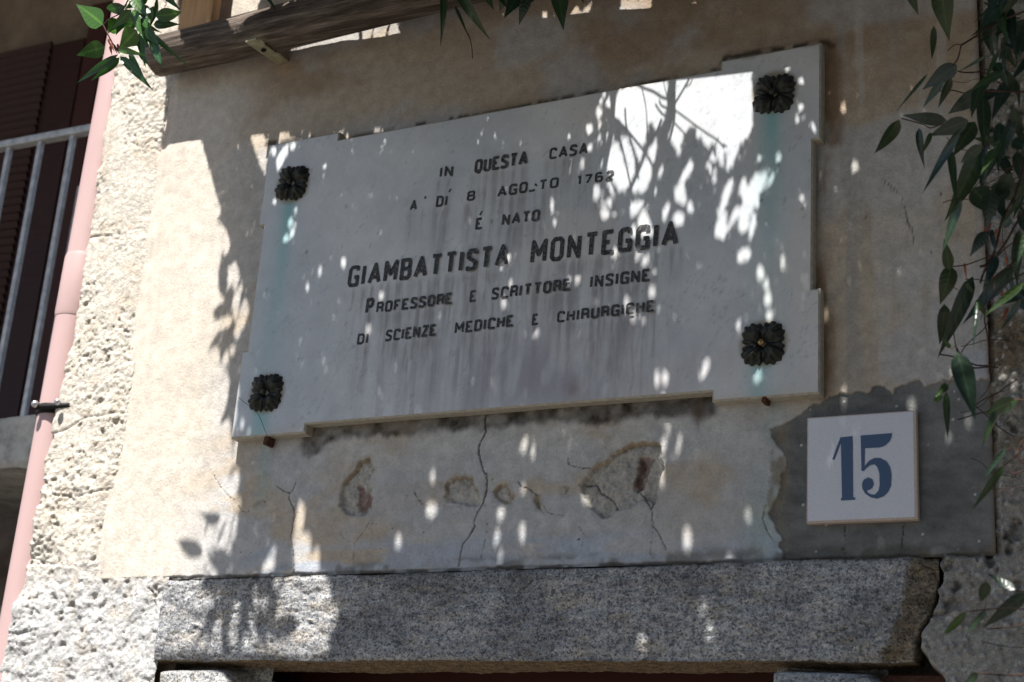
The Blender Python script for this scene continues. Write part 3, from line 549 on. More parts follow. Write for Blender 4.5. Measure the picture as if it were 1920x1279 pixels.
# lettering: strokes in a 1-high cell
GL = {'A': (.78, [[(.0, 0), (.39, 1), (.78, 0)], [(.16, .3), (.62, .3)]]), 'B': (.62, [[(0, 0), (0, 1), (.5, 1), (.6, .88), (.6, .62), (.48, .52), (.62, .42), (.62, .12), (.5, 0), (0, 0)], [(0, .52), (.48, .52)]]),
      'C': (.6, [[(.6, .74), (.6, .9), (.48, 1), (.14, 1), (0, .86), (0, .14), (.14, 0), (.6, 0), (.6, .1)]]), 'D': (.62, [[(0, 0), (0, 1), (.46, 1), (.62, .84), (.62, .16), (.46, 0), (0, 0)]]),
      'E': (.56, [[(.56, 1), (0, 1), (0, 0), (.56, 0), (.56, .08)], [(0, .5), (.36, .5)]]), 'F': (.54, [[(.56, 1), (0, 1), (0, 0)], [(0, .48), (.38, .48)]]),
      'G': (.64, [[(.62, .78), (.62, .96), (.5, 1), (.14, 1), (0, .86), (0, .14), (.14, 0), (.64, 0), (.64, .44), (.36, .44)]]), 'H': (.62, [[(0, 0), (0, 1)], [(.62, 0), (.62, 1)], [(0, .5), (.62, .5)]]),
      'I': (.02, [[(0, 0), (0, 1)]]), 'M': (.82, [[(0, 0), (0, 1), (.41, .35), (.82, 1), (.82, 0)]]), 'N': (.64, [[(0, 0), (0, 1), (.64, 0), (.64, 1)]]),
      'O': (.64, [[(.14, 0), (0, .14), (0, .86), (.14, 1), (.5, 1), (.64, .86), (.64, .14), (.5, 0), (.14, 0)]]), 'P': (.58, [[(0, 0), (0, 1), (.46, 1), (.58, .88), (.58, .58), (.46, .46), (0, .46)]]),
      'Q': (.64, [[(.14, 0), (0, .14), (0, .86), (.14, 1), (.5, 1), (.64, .86), (.64, .14), (.5, 0), (.14, 0)], [(.34, .2), (.52, -.2)]]), 'R': (.6, [[(0, 0), (0, 1), (.48, 1), (.6, .88), (.6, .6), (.48, .5), (0, .5)], [(.42, .5), (.6, .36), (.62, 0)]]),
      'S': (.6, [[(.58, .8), (.58, .9), (.48, 1), (.12, 1), (.02, .88), (.02, .64), (.58, .36), (.58, .12), (.46, 0), (.04, 0), (.02, .16)]]), 'T': (.64, [[(0, 1), (.64, 1)], [(.32, 1), (.32, 0)]]),
      'U': (.62, [[(0, 1), (0, .14), (.14, 0), (.48, 0), (.62, .14), (.62, 1)]]), 'Z': (.6, [[(0, 1), (.6, 1), (0, 0), (.62, 0)]]), '1': (.2, [[(-.02, .8), (.16, .95), (.16, 0)]]), '7': (.56, [[(0, .95), (.58, .95), (.2, 0)]]),
      '6': (.56, [[(.52, .9), (.4, 1), (.12, 1), (0, .86), (0, .12), (.12, 0), (.44, 0), (.56, .12), (.56, .46), (.44, .56), (.0, .56)]]), '2': (.56, [[(.0, .82), (.12, 1), (.44, 1), (.56, .86), (.56, .66), (.0, 0), (.58, 0)]]),
      '8': (.56, [[(.12, .53), (.02, .66), (.02, .9), (.12, 1), (.44, 1), (.54, .9), (.54, .66), (.44, .53), (.56, .4), (.56, .12), (.44, 0), (.12, 0), (0, .12), (0, .4), (.12, .53), (.44, .53)]]), "'": (.1, [[(.05, 1), (0, .78)]])}
def ribbon(bm, pts, w, y):
    P = [np.array(p, float) for p in pts]; closed = np.allclose(P[0], P[-1]); n = len(P); k = 0
    for i in range(n - 1):
        t = (P[i + 1] - P[i]) / max(np.linalg.norm(P[i + 1] - P[i]), 1e-9); nn = np.array([-t[1], t[0]]) * w / 2; yy = y - k * .00002; k += 1
        bm.faces.new([bm.verts.new((q[0], yy, q[1])) for q in (P[i] - nn, P[i + 1] - nn, P[i + 1] + nn, P[i] + nn)])
    for i in range(0 if closed else 1, n - 1):
        yy = y - k * .00002; k += 1
        bm.faces.new([bm.verts.new((P[i][0] + w / 2 * math.cos(a_), yy, P[i][1] + w / 2 * math.sin(a_))) for a_ in np.linspace(0, 2 * math.pi, 11)[:-1]])
for t, bl, br_, tl in words:
    bm = bmesh.new(); big = t in ('GIAMBATTISTA', 'MONTEGGIA'); (x0, z0), (x1, z1), (_, z2) = pl(*bl), pl(*br_), pl(*tl)
    hgt = z2 - z0; sw = hgt * (.175 if big else .21); gap = (.50 if big else .46)
    if t == "'": sw = hgt * .14
    nat = sum(GL[c_][0] for c_ in t) + gap * (len(t) - 1); span = (x1 - x0) - sw; sc = span / nat if nat > .05 and t not in ("'",) else hgt
    cx_ = 0; k = 0
    for c_ in t:
        gw, strokes = GL[c_]
        for st in strokes:
            if t == 'S': st = st[-4:]            # the half lost S of AGOSTO
            # a slight right lean, as the letters have
            pts = [(x0 + sw / 2 + (cx_ + u) * sc + (v_ - .5) * hgt * .02, z0 + (z1 - z0) * ((cx_ + u) / max(nat, .1)) + sw / 2 + v_ * (hgt - sw)) for u, v_ in st]
            ribbon(bm, pts, sw, -D - .0006 - k * .00026); k += 1
        cx_ += gw + gap
    bm_obj('inscription', bm, M_paint_letter, plaque)
for a_, b_ in (((842, 361), (846, 354)), ((900, 404), (904, 396)), ((1007, 349), (1003, 345))):
    bm = bmesh.new(); ribbon(bm, [pl(*a_), pl(*b_)], .004, -D - .0008); bm_obj('accent', bm, M_paint_letter, plaque)
# rosettes
def rosette_mesh():
    nr, nt_ = 16, 96; co = []; 
    for i in range(nr + 1):
        r = i / nr
        for k in range(nt_):
            th = 2 * math.pi * k / nt_; c4 = math.cos(4 * (th - math.pi / 4)); ax = (th % (math.pi / 2)); ax = min(ax, math.pi / 2 - ax)
            R = .0405 / (abs(math.cos(th)) ** 7 + abs(math.sin(th)) ** 7) ** (1 / 7) * (1 - .10 * math.exp(-(ax / .11) ** 2)) * (1 - .07 * math.exp(-((ax - math.pi / 4) / .25) ** 2)) * (1 + .045 * math.cos(20 * (th - math.pi / 4)) + .012 * math.cos(12 * th + .7))
            h = .007 + .010 * math.sin(math.pi * min(1, r * 1.05)) ** .8 * (.65 + .35 * c4) - .0035 * math.exp(-(ax / .12) ** 2) * r + .0025 * math.cos(12 * th + 1) * r * math.sin(math.pi * r) - .009 * math.exp(-(r / .25) ** 2) + .0018 * math.cos(20 * (th - math.pi / 4)) * math.exp(-((r - .85) / .12) ** 2) + .003 * math.exp(-((r - .62) / .16) ** 2) * max(0, c4) + .0022 * math.sin(5 * th + 9 * r) * r
            if i == nr: h = 0
            co.append((R * r * math.cos(th), -h, R * r * math.sin(th)))
    q_ = [(i * nt_ + k, i * nt_ + (k + 1) % nt_, (i + 1) * nt_ + (k + 1) % nt_, (i + 1) * nt_ + k) for i in range(nr) for k in range(nt_)]
    me = bpy.data.meshes.new('rosette'); me.from_pydata(co, [], [f[::-1] for f in q_]); me.materials.append(M_bronze); me.polygons.foreach_set('use_smooth', [True] * len(me.polygons)); return me
rm = rosette_mesh()
bmB = bmesh.new(); bmesh.ops.create_uvsphere(bmB, u_segments=12, v_segments=8, radius=.0065); meB = bpy.data.meshes.new('boss'); bmB.to_mesh(meB); bmB.free(); meB.materials.append(M_bronze)
meB2 = meB.copy(); meB2.materials.clear(); meB2.materials.append(M_brass)
for i, (a_, b_, rot) in enumerate(ros_px):
    x0, z0 = pl(a_, b_); o = bpy.data.objects.new('rosette', rm); col.objects.link(o); o.parent = plaque; o.location = Vector((x0, -D + .002, z0)) - plaque.location
    o.rotation_euler = (0, math.radians(rot), 0); o.scale = (1, 1, 1.02)
    bo = bpy.data.objects.new('boss', meB2 if i == 3 else meB); col.objects.link(bo); bo.parent = o; bo.location = (0, -.014, -.001)
# rusty support pins and the loose thread
for a_, b_, s_ in ((505, 829, 1.0), (1437, 751, .8)):
    p = W(a_, b_, .012); bm = bmesh.new(); box(bm, (p.x, -.013, p.z), (.012 * s_, .026, .019 * s_), Matrix.Rotation(.2, 4, 'Y'), .003); o = bm_obj('support_pin', bm, M_rust)
    o['label'] = 'rusty iron pin under the plaque\'s lower %s corner' % ('left' if a_ < 900 else 'right'); o['category'] = 'pin'; o['group'] = 'rusty pins holding the plaque'
th = [W(447, 745, .036), W(456, 753, .037), W(468, 761, .04), W(480, 771, .045), W(489, 787, .04), W(496, 805, .037), W(501, 818, .038)]
o = tube_obj('loose_thread', smooth_path(th), .0006, M_thread, n=5); o['label'] = 'thin dark thread hanging across the lower left rosette of the plaque'; o['category'] = 'thread'

# ------------------------------------------------------------------ number tile
DT = .009
def tl_(px, py): p = W(px, py, DT); return p.x, p.z
TX0, TX1, TZ0, TZ1 = (tl_(1511, 785)[0] + tl_(1514, 986)[0]) / 2, tl_(1722, 767)[0] - .004, tl_(1514, 982)[1], (tl_(1511, 785)[1] + tl_(1722, 767)[1]) / 2
tile = empty('house_number_tile', ((TX0 + TX1) / 2, 0, (TZ0 + TZ1) / 2), 'square white ceramic house number tile with a blue 15 on grey cement', 'sign')
bm = bmesh.new(); box(bm, ((TX0 + TX1) / 2, -.0015, (TZ0 + TZ1) / 2), (TX1 - TX0, .015, TZ1 - TZ0), bev=.0018); bm_obj('tile_body', bm, M_tileedge, tile)
bm = bmesh.new(); box(bm, ((TX0 + TX1) / 2 - .0012, -.0089, (TZ0 + TZ1) / 2 + .001), (TX1 - TX0 - .0075, .0012, TZ1 - TZ0 - .0065), bev=.0005); bm_obj('glaze', bm, M_tile, tile)
def flat_poly(name, px_poly, y, mat_, parent):
    P = [Vector((tl_(a_, b_)[0], y, tl_(a_, b_)[1])) for a_, b_ in px_poly]; tri = tessellate_polygon([P])
    me = bpy.data.meshes.new(name); me.from_pydata([tuple(p) for p in P], [], [tuple(t) for t in tri]); o = link(name, me, mat_, None, False); return keep(o, parent)
flat_poly('digit_one', [(1560.5, 862), (1576, 820.5), (1599, 818), (1600, 932.5), (1604, 933.5), (1604, 937.5), (1577, 939), (1577, 934.5), (1579, 933), (1577, 831), (1565, 862)], -DT - .0012, M_blue, tile)
five = [(1614, 817), (1673, 812.5), (1672.5, 819), (1669, 827), (1660, 836), (1650, 839.5), (1622, 841), (1621.5, 874), (1630, 864), (1640, 859), (1651, 859), (1662.5, 865), (1669.5, 876), (1672, 890), (1671, 911), (1666, 922.5), (1657.5, 931), (1645, 935.5), (1632.5, 933), (1622.5, 926), (1617, 916), (1616.5, 909), (1618, 903), (1621, 899), (1629, 895.5), (1636, 899), (1639, 907.5), (1636, 915), (1630, 919), (1625.5, 919.5), (1627.5, 924), (1634, 927.5), (1641, 927.5), (1647.5, 920), (1649.5, 910), (1649, 887.5), (1645, 876), (1640, 871), (1632.5, 872.5), (1624, 879), (1620, 884), (1615.5, 883)]
flat_poly('digit_five', five, -DT - .0012, M_blue, tile)

# ------------------------------------------------------------------ drain pipe
pipe = empty('drain_pipe', (-2.612, .05, 0), 'pink painted drain pipe running down the house corner with an iron clamp', 'pipe')
def pp(z): return Vector((-2.596 - .016 * (3.45 - z) / 1.4, .045, z))
tube_obj('pipe_section', [pp(z) for z in np.linspace(4.4, 2.98, 12)], .041, M_pipe, pipe, 32)
tube_obj('collar', [pp(2.995), pp(2.985), pp(2.845), pp(2.835)], [.0425, .0445, .0445, .0425], M_pipe, pipe, 32)
tube_obj('pipe_section', [pp(z) for z in np.linspace(2.845, .2, 20)], .0415, M_pipe, pipe, 32)
cz = W(100, 765, -.01).z
clamp = tube_obj('clamp', [pp(cz - .012), pp(cz - .009), pp(cz + .009), pp(cz + .012)], [.0435, .046, .046, .0435], M_iron, pipe, 32)
c0 = pp(cz) + Vector((-.012, -.052, 0))
tube_obj('clamp_bar', [c0, c0 + Vector((.09, .012, 0)), c0 + Vector((.13, .03, 0))], .007, M_iron, pipe, 8)
for dx in (.004, .072):
    bm = bmesh.new(); bmesh.ops.create_icosphere(bm, subdivisions=2, radius=.009 if dx < .05 else .008); bmesh.ops.translate(bm, verts=bm.verts, vec=c0 + Vector((dx, -.012, .003))); bm_obj('bolt', bm, M_bolt, pipe, True)

# ------------------------------------------------------------------ pergola log, post, strap
beam = empty('pergola_log', (-1.5, -.1, 3.45), 'weathered round wooden log fixed along the wall above the plaque', 'beam')
nL, nk = 150, 48; co = []
for i in range(nL + 1):
    t = i / nL; x = -2.36 + t * 2.5; yc = -.062 - .073 * sstep(0, 1.75, np.array(x + 2.36)).item() * (1 if x < -.6 else 1); zc = 3.448 + .012 * t; r0_ = .049 + .010 * min(1, t * 2)
    for k in range(nk):
        a_ = 2 * math.pi * k / nk; rr = r0_ * (1 + .05 * (float(fbm(np.array(x * .8 + 5), np.array(a_ * 1.0), 2.2, 3, 601)) - .5) * 2 + .035 * (float(fbm(np.array(x * .5), np.array(a_ * 4), 3, 2, 603)) - .5))
        co.append((x - .012 * (i == 0), yc + rr * math.cos(a_), zc + rr * math.sin(a_)))
F_ = [(i * nk + k, i * nk + (k + 1) % nk, (i + 1) * nk + (k + 1) % nk, (i + 1) * nk + k) for i in range(nL) for k in range(nk)] + [tuple(range(nk))[::-1], tuple(range(nL * nk, (nL + 1) * nk))]
me = bpy.data.meshes.new('log'); me.from_pydata(co, [], F_); o = link('log', me, M_log); keep(o, beam)
sp0, sp1 = W(470, 75, .13), W(532, 118, .0)
bm = bmesh.new(); v_ = sp1 - sp0; L_ = v_.length; side = Vector((1, 0, .1)).normalized(); nrm = v_.cross(side).normalized()
rotm = Matrix((v_.normalized(), side, nrm)).transposed().to_4x4(); box(bm, (sp0 + sp1) / 2, (L_, .030, .004), rotm, .001); bm_obj('strap', bm, M_strap, beam)
bm = bmesh.new(); bmesh.ops.create_cone(bm, cap_ends=True, segments=12, radius1=.006, radius2=.006, depth=.004); bmesh.ops.transform(bm, matrix=Matrix.Translation(sp0 + v_ * .38 + nrm * (-.004 if nrm.z > 0 else .004)) @ rotm, verts=bm.verts); bm_obj('bolt_hole', bm, M_iron, beam)
q0, q1 = W(337, 20, .06), W(410, 14, .06)
bm = bmesh.new(); box(bm, ((q0.x + q1.x) / 2, -.055, 3.83), (q1.x - q0.x - .02, .03, .66), bev=.006); post = bm_obj('pergola_post', bm, M_post); post['label'] = 'orange brown square wooden post standing on the log\'s left end'; post['category'] = 'post'

# ------------------------------------------------------------------ neighbour's house and balcony, shaded by added eaves out of view
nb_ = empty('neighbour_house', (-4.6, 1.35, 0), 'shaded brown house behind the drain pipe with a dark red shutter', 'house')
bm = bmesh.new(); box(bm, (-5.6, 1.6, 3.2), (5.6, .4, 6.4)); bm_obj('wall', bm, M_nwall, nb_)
bm = bmesh.new(); box(bm, (-5.2, .1, 5.35), (5.0, 3.0, .14)); bm_obj('shade_eaves', bm, M_nwall, nb_)  # unseen overhang added, deep enough to shade the front and balcony
s0 = W(0, 118, -1.33); s1 = W(137, 95, -1.33); sb = W(20, 780, -1.33)
shx1 = W(96, 330, -1.35).x + .06
bm = bmesh.new(); box(bm, (shx1 - .5, 1.37, (s1.z + sb.z) / 2 - .1), (1.0, .07, s1.z - sb.z + .3)); bm_obj('shutter', bm, M_shutter, nb_)
shut = bpy.data.objects['shutter']
sl = bpy.data.meshes.new('slat'); bm = bmesh.new(); box(bm, (0, 0, 0), (.78, .014, .026), Matrix.Rotation(.5, 4, 'X')); bm.to_mesh(sl); bm.free(); sl.materials.append(M_shutter)
z_ = sb.z; 
while z_ < s1.z + .06:
    o = bpy.data.objects.new('slat', sl); col.objects.link(o); o.location = (shx1 - .55, 1.331, z_); keep(o, nb_); o.parent = shut; o.matrix_parent_inverse = Matrix.Identity(4); z_ += .033
wd = bmesh.new(); a0 = W(150, 500, -1.3); box(wd, (shx1 + .11, 1.34, (s1.z + sb.z) / 2), (.09, .12, s1.z - sb.z + .3)); bm_obj('window_frame', wd, M_dark, nb_)
# rubble under the balcony
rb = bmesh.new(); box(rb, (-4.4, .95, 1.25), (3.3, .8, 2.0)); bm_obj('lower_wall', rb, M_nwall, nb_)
ZS = W(0, 785, -.6).z
us = np.linspace(-4.6, -2.75, 300); vs = np.concatenate([np.linspace(-.5, 0, 10), np.linspace(.004, .15, 36), np.linspace(.152, .7, 12)]); U, V_ = np.meshgrid(us, vs)
zz = np.where(V_ < 0, ZS, np.where(V_ < .15, ZS - V_, ZS - .15)); yy = np.where(V_ < 0, .6 - V_, np.where(V_ < .15, .6, .6 + V_ - .15))
hh = (fbm(U, V_, 9, 5, 701) - .5) * .02; zz = zz + np.where(V_ < 0, hh * .5, 0) + np.where(V_ > .15, hh, 0); yy = yy - np.where((V_ >= 0) & (V_ < .15), hh, 0) + sstep(.02, 0, np.abs(V_ - .15)) * .008
keep(mesh_np('balcony_slab', np.stack([U, yy, zz], -1), grid_quads(300, len(vs)), M_slab), nb_)
rail = empty('balcony_railing', (-3.6, .62, ZS), 'grey metal balcony railing with square bars behind the drain pipe', 'railing')
zr = W(0, 270, -.6).z; zr2 = W(170, 240, -.6).z
bm = bmesh.new(); box(bm, (-3.6, .62, zr + .002), (2.4, .034, .024), bev=.005); bm_obj('top_rail', bm, M_rail, rail)
bx_ = [W(5, 300, -.6).x, W(62, 300, -.6).x, W(121, 300, -.6).x]; stp = (bx_[2] - bx_[0]) / 2
bme = bpy.data.meshes.new('bar'); bm = bmesh.new(); box(bm, (0, 0, 0), (.017, .017, zr - ZS), bev=.004); bm.to_mesh(bme); bm.free(); bme.materials.append(M_rail)
for k in range(-6, 3):
    o = bpy.data.objects.new('bar', bme); col.objects.link(o); o.location = Vector((bx_[0] + k * stp, .62, (zr + ZS) / 2)); keep(o, rail)
bm = bmesh.new(); box(bm, (bx_[2] + .045, .66, ZS + .375), (.05, .02, .75), bev=.003); bm_obj('flat_post', bm, M_rail, rail)

# ------------------------------------------------------------------ leaves
def leaf_mesh(name, curl, fold, twist, m, seg=7, wavy=0.0):
    """length 1 along +X, width 1 across Y, drip tip; curl bends it down (-Z)"""
    co = []; rib = []; F_ = []; lc = []
    for i in range(seg + 1):
        t = i / seg; w = .5 * (math.sin(math.pi * t ** .72) ** .9) * (1 - .55 * t) * 1.42 if 0 < t < 1 else .0
        x = math.sin(curl * t) / curl if abs(curl) > .01 else t; z = -(1 - math.cos(curl * t)) / curl if abs(curl) > .01 else 0
        for s in (-1, 0, 1):
            yy_ = s * w * math.cos(fold); zz_ = abs(s) * w * math.sin(fold) * .25 + wavy * math.sin(9 * t + s) * .02 * abs(s)
            a_ = twist * t; co.append((x, yy_ * math.cos(a_) - zz_ * math.sin(a_), z + (yy_ * math.sin(a_) + zz_ * math.cos(a_)) * .35)); rib.append(1.0 if s == 0 else 0.0); lc.extend((t, float(s), 0.0))
    for i in range(seg):
        for s in (0, 1): F_.append((i * 3 + s, (i + 1) * 3 + s, (i + 1) * 3 + s + 1, i * 3 + s + 1))
    me = bpy.data.meshes.new(name); me.from_pydata(co, [], F_); me.materials.append(m); me.polygons.foreach_set('use_smooth', [True] * len(me.polygons))
    a_ = me.attributes.new('rib', 'FLOAT', 'POINT'); a_.data.foreach_set('value', rib); a_ = me.attributes.new('lc', 'FLOAT_VECTOR', 'POINT'); a_.data.foreach_set('vector', lc); return me
LM = [leaf_mesh('leaf', c_, f_, t_, M_leaf, 9, w_) for c_, f_, t_, w_ in ((.3, .5, .2, 1), (.7, .7, -.4, 1), (-.4, .4, .6, 0), (.9, .9, .2, 1), (.15, .3, -.2, 1))]
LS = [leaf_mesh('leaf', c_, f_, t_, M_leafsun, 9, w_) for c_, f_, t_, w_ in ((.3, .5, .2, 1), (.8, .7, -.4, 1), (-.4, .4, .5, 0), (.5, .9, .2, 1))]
ndir = 0
WF = 1.12
def put_leaf(base, tip, wid, parent, lib, roll=None, d2=None):
    B, T = Vector(base), Vector(tip); ax = (T - B); L_ = ax.length; ax.normalize(); v_ = (CAM - B).normalized()
    s_ = v_.cross(ax).normalized(); nz = ax.cross(s_)
    r_ = roll if roll is not None else random.uniform(-.5, .5)
    s2 = s_ * math.cos(r_) + nz * math.sin(r_); n2_ = ax.cross(s2)
    me = random.choice(lib); o = bpy.data.objects.new('leaf', me); col.objects.link(o)
    m_ = Matrix((ax * L_ * 1.03, s2 * wid * WF, n2_ * L_)).transposed().to_4x4(); m_.translation = B; o.matrix_world = m_
    o.parent = parent; o.matrix_parent_inverse = Matrix.Translation(-parent.location); return o
def scale_at(px, py, d): return (W(px, py, d) - CAM).dot(FWD) / F_PX     # metres per photo pixel
def px_leaves(L_, parent, lib, dlo, dhi, dd=.05):
    for e in L_:
        bx0, by0, tx, ty, w = e[:5]; d = e[5] if len(e) > 5 else random.uniform(dlo, dhi)
        put_leaf(W(bx0, by0, d), W(tx, ty, d + random.uniform(-dd, dd)), w * scale_at(bx0, by0, d), parent, lib, random.uniform(-.35, .35))

# right vine
rv = empty('climbing_vine', (-.25, -.3, 2.9), 'dark green evergreen climber hanging in shade over the wall\'s right edge', 'climbing plant')
right_leaves = [(1762, -30, 1778, 74, 36), (1700, -30, 1722, 29, 16), (1751, 48, 1748, 122, 13), (1795, 122, 1728, 166, 30), (1740, 138, 1682, 206, 6), (1768, 152, 1729, 200, 15), (1784, 146, 1759, 203, 13), (1848, 170, 1763, 214, 33), (1775, 226, 1690, 218, 22),
    (1686, 224, 1639, 306, 28), (1723, 240, 1727, 309, 18), (1746, 248, 1730, 290, 11), (1816, 226, 1741, 255, 26), (1828, 228, 1788, 292, 27), (1802, 240, 1729, 361, 14), (1842, 180, 1850, 276, 24), (1871, 97, 1842, 172, 9), (1866, -5, 1858, 104, 22), (1920, 36, 1873, 117, 30), (1922, 58, 1906, 112, 26), (1852, 104, 1795, 135, 6),
    (1842, 272, 1790, 312, 27), (1838, 276, 1789, 404, 42), (1782, 280, 1791, 366, 16), (1852, 272, 1836, 348, 26), (1802, 370, 1766, 474, 15), (1824, 352, 1868, 402, 38), (1898, 418, 1858, 404, 36), (1896, 325, 1862, 382, 32), (1922, 345, 1882, 380, 32), (1850, 434, 1819, 479, 20),
    (1780, 506, 1772, 450, 18), (1782, 498, 1771, 575, 42), (1771, 570, 1767, 660, 27), (1824, 518, 1763, 668, 26), (1815, 530, 1798, 604, 24), (1902, 498, 1805, 604, 24), (1920, 530, 1846, 592, 14), (1832, 566, 1828, 624, 11), (1830, 562, 1852, 594, 11), (1783, 653, 1766, 634, 9),
    (1795, 660, 1829, 782, 35), (1777, 720, 1757, 742, 13), (1757, 740, 1764, 762, 18), (1774, 733, 1777, 824, 11), (1908, 750, 1827, 779, 29), (1868, 770, 1842, 826, 13), (1886, 842, 1843, 898, 11), (1882, 872, 1823, 958, 13), (1905, 1106, 1850, 1078, 15), (1850, 1091, 1839, 1137, 24), (1925, 1112, 1842, 1178, 22), (1850, 1143, 1809, 1192, 10), (1812, 1147, 1755, 1208, 17), (1834, 1262, 1806, 1290, 14),
    (1905, 285, 1925, 360, 28), (1875, 230, 1868, 300, 22), (1900, 200, 1918, 285, 26), (1880, 130, 1915, 190, 26), (1912, 430, 1900, 520, 20), (1893, 150, 1862, 215, 24), (1865, 118, 1896, 160, 22), (1860, 355, 1848, 430, 26), (1870, 480, 1845, 540, 15), (1915, 560, 1880, 620, 12)]
px_leaves(right_leaves, rv, LM, .28, .48)
for _ in range(34):   # small leaves and bare twigs between the larger ones
    bx0, by0 = random.uniform(1838, 1925), random.uniform(-20, 560); a_ = random.gauss(1.8, .7); L_ = random.uniform(35, 85); d = random.uniform(.15, .45)
    put_leaf(W(bx0, by0, d), W(bx0 + L_ * math.cos(a_), by0 + L_ * math.sin(a_), d + .03), random.uniform(10, 22) * scale_at(bx0, by0, d), rv, LM, random.uniform(-1, 1))
for _ in range(26):
    x_, y_ = random.uniform(1850, 1960), random.uniform(0, 900); a_ = random.gauss(2.5, .8); P_ = [(x_, y_)]
    for k in range(4): a_ += random.gauss(0, .35); P_.append((P_[-1][0] + 24 * math.cos(a_), P_[-1][1] + 24 * math.sin(a_)))
    d = random.uniform(.1, .4); tube_obj('stem', smooth_path([W(u, v, d) for u, v in P_]), random.uniform(.0005, .0014), M_bark, rv, 5)
for _ in range(34):   # inner, denser part towards the frame edge and beyond
    bx0, by0 = random.uniform(1872, 2080), random.uniform(-60, 520); a_ = random.gauss(1.75, .6); L_ = random.uniform(60, 110)
    if by0 > 300 and bx0 < 1915: continue
    d = random.uniform(.12, .5); put_leaf(W(bx0, by0, d), W(bx0 + L_ * math.cos(a_), by0 + L_ * math.sin(a_), d + .03), random.uniform(18, 34) * scale_at(bx0, by0, d), rv, LM, random.uniform(-1, 1))
stems = [([(2010, -10), (1930, 18), (1865, 45), (1820, 74), (1802, 85)], 3.2), ([(1802, 85), (1796, 110), (1787, 122)], 2.4), ([(1803, 84), (1790, 84), (1777, 95)], 1.8), ([(1868, 52), (1850, 66), (1822, 71)], 1.8), ([(1960, 172), (1900, 172), (1846, 170)], 3.0), ([(1795, 133), (1810, 136), (1845, 137), (1880, 160)], 2.2),
         ([(1783, 240), (1770, 232), (1745, 240), (1730, 233), (1690, 222)], 2.0), ([(1940, 170), (1925, 280), (1905, 360), (1880, 410), (1865, 470), (1850, 495), (1838, 500)], 4.0), ([(1783, 500), (1810, 497), (1836, 488), (1862, 478)], 2.0), ([(1930, 380), (1905, 420), (1882, 460), (1850, 500), (1838, 530)], 3.6), ([(1960, 430), (1900, 455), (1870, 480)], 2.6),
         ([(1787, 592), (1789, 630), (1792, 648), (1795, 662)], 1.9), ([(1792, 648), (1786, 653), (1781, 652)], 1.3), ([(1794, 662), (1790, 695), (1781, 716), (1774, 726), (1773, 736)], 1.7), ([(1781, 716), (1775, 722), (1770, 718)], 1.2), ([(1785, 505), (1786, 535), (1796, 543)], 1.5), ([(1838, 600), (1848, 570), (1850, 540)], 1.2),
         ([(2000, 470), (1905, 520), (1870, 545), (1850, 575), (1846, 600), (1853, 640), (1855, 700)], 2.2), ([(1960, 755), (1930, 752), (1900, 748)], 1.8), ([(1960, 790), (1915, 845), (1880, 876)], 1.9), ([(1960, 848), (1915, 842), (1886, 842)], 1.4), ([(1925, 820), (1911, 838), (1912, 860), (1935, 885)], 2.6), ([(1925, 880), (1905, 888), (1890, 884)], 2.2), ([(1822, 915), (1870, 917), (1930, 912)], 1.1),
         ([(1960, 1112), (1905, 1108)], 2), ([(1960, 1145), (1890, 1141), (1850, 1143), (1812, 1147)], 1.8), ([(1960, 1160), (1900, 1175), (1850, 1180)], 1.8), ([(1960, 1215), (1890, 1213), (1840, 1203)], 1.2), ([(1960, 1265), (1880, 1266), (1834, 1262)], 2.4), ([(1846, 1143), (1850, 1120), (1848, 1095)], 1.0), ([(1860, 240), (1900, 265), (1950, 250)], 2.2), ([(1845, 315), (1880, 318), (1925, 300)], 1.6), ([(1850, 345), (1890, 320), (1925, 270)], 1.4)]
for i, (pts, w) in enumerate(stems):
    d = .36 + .05 * math.sin(i * 2.1); tube_obj('stem', smooth_path([W(a_, b_, d + .02 * math.sin(a_ * .05)) for a_, b_ in pts]), w * .00046 * 1.1, M_bark, rv, 7)
for a_, b_, w in ((1856, 425, 14), (1868, 440, 10), (1864, 515, 9), (1886, 520, 10), (1878, 550, 10), (1889, 588, 9), (1862, 545, 8), (1808, 505, 7), (1887, 490, 8)):
    o = put_leaf(W(a_, b_ - 12, .2), W(a_ + random.uniform(-6, 6), b_ + 14, .22), w * .0008, rv, LM); o.data = leaf_mesh('dry_leaf', .9, .9, 1.2, M_dry); o.name = 'dry_leaf'
# sunlit bunch at the top left, hanging half a metre in front of the wall
lb = empty('leafy_sprig', W(250, -30, .56), 'sunlit green leafy sprig hanging beside the log\'s left end', 'plant')
lv = [(193, 46, 156, 14, 34), (234, 12, 183, 26, 26), (250, -22, 193, 8, 22), (197, 88, 147, 102, 28), (256, 56, 227, 91, 32), (222, 102, 133, 161, 17), (224, 108, 174, 153, 15), (225, 106, 283, 160, 15), (243, 98, 263, 146, 11), (274, 55, 338, 113, 14), (280, 62, 306, 137, 15), (262, 62, 268, 112, 20), (273, 58, 284, 100, 14), (288, 46, 331, 44, 16), (292, 30, 353, 26, 22), (290, 36, 297, -20, 11), (248, 22, 273, 56, 24), (268, 8, 280, 50, 18), (300, -20, 322, 8, 16), (222, 92, 262, 100, 16), (262, 96, 276, 122, 14), (216, 34, 205, 62, 18), (240, -30, 215, -4, 20), (280, -30, 262, 4, 18), (206, 60, 232, 52, 14)] + [(lambda x, y, a: (x, y, x + 46 * math.cos(a), y + 46 * math.sin(a), random.uniform(14, 24)))(random.uniform(225, 290), random.uniform(-15, 75), random.uniform(.3, 2.9)) for _ in range(14)]
px_leaves(lv, lb, LS, .50, .60, .02)
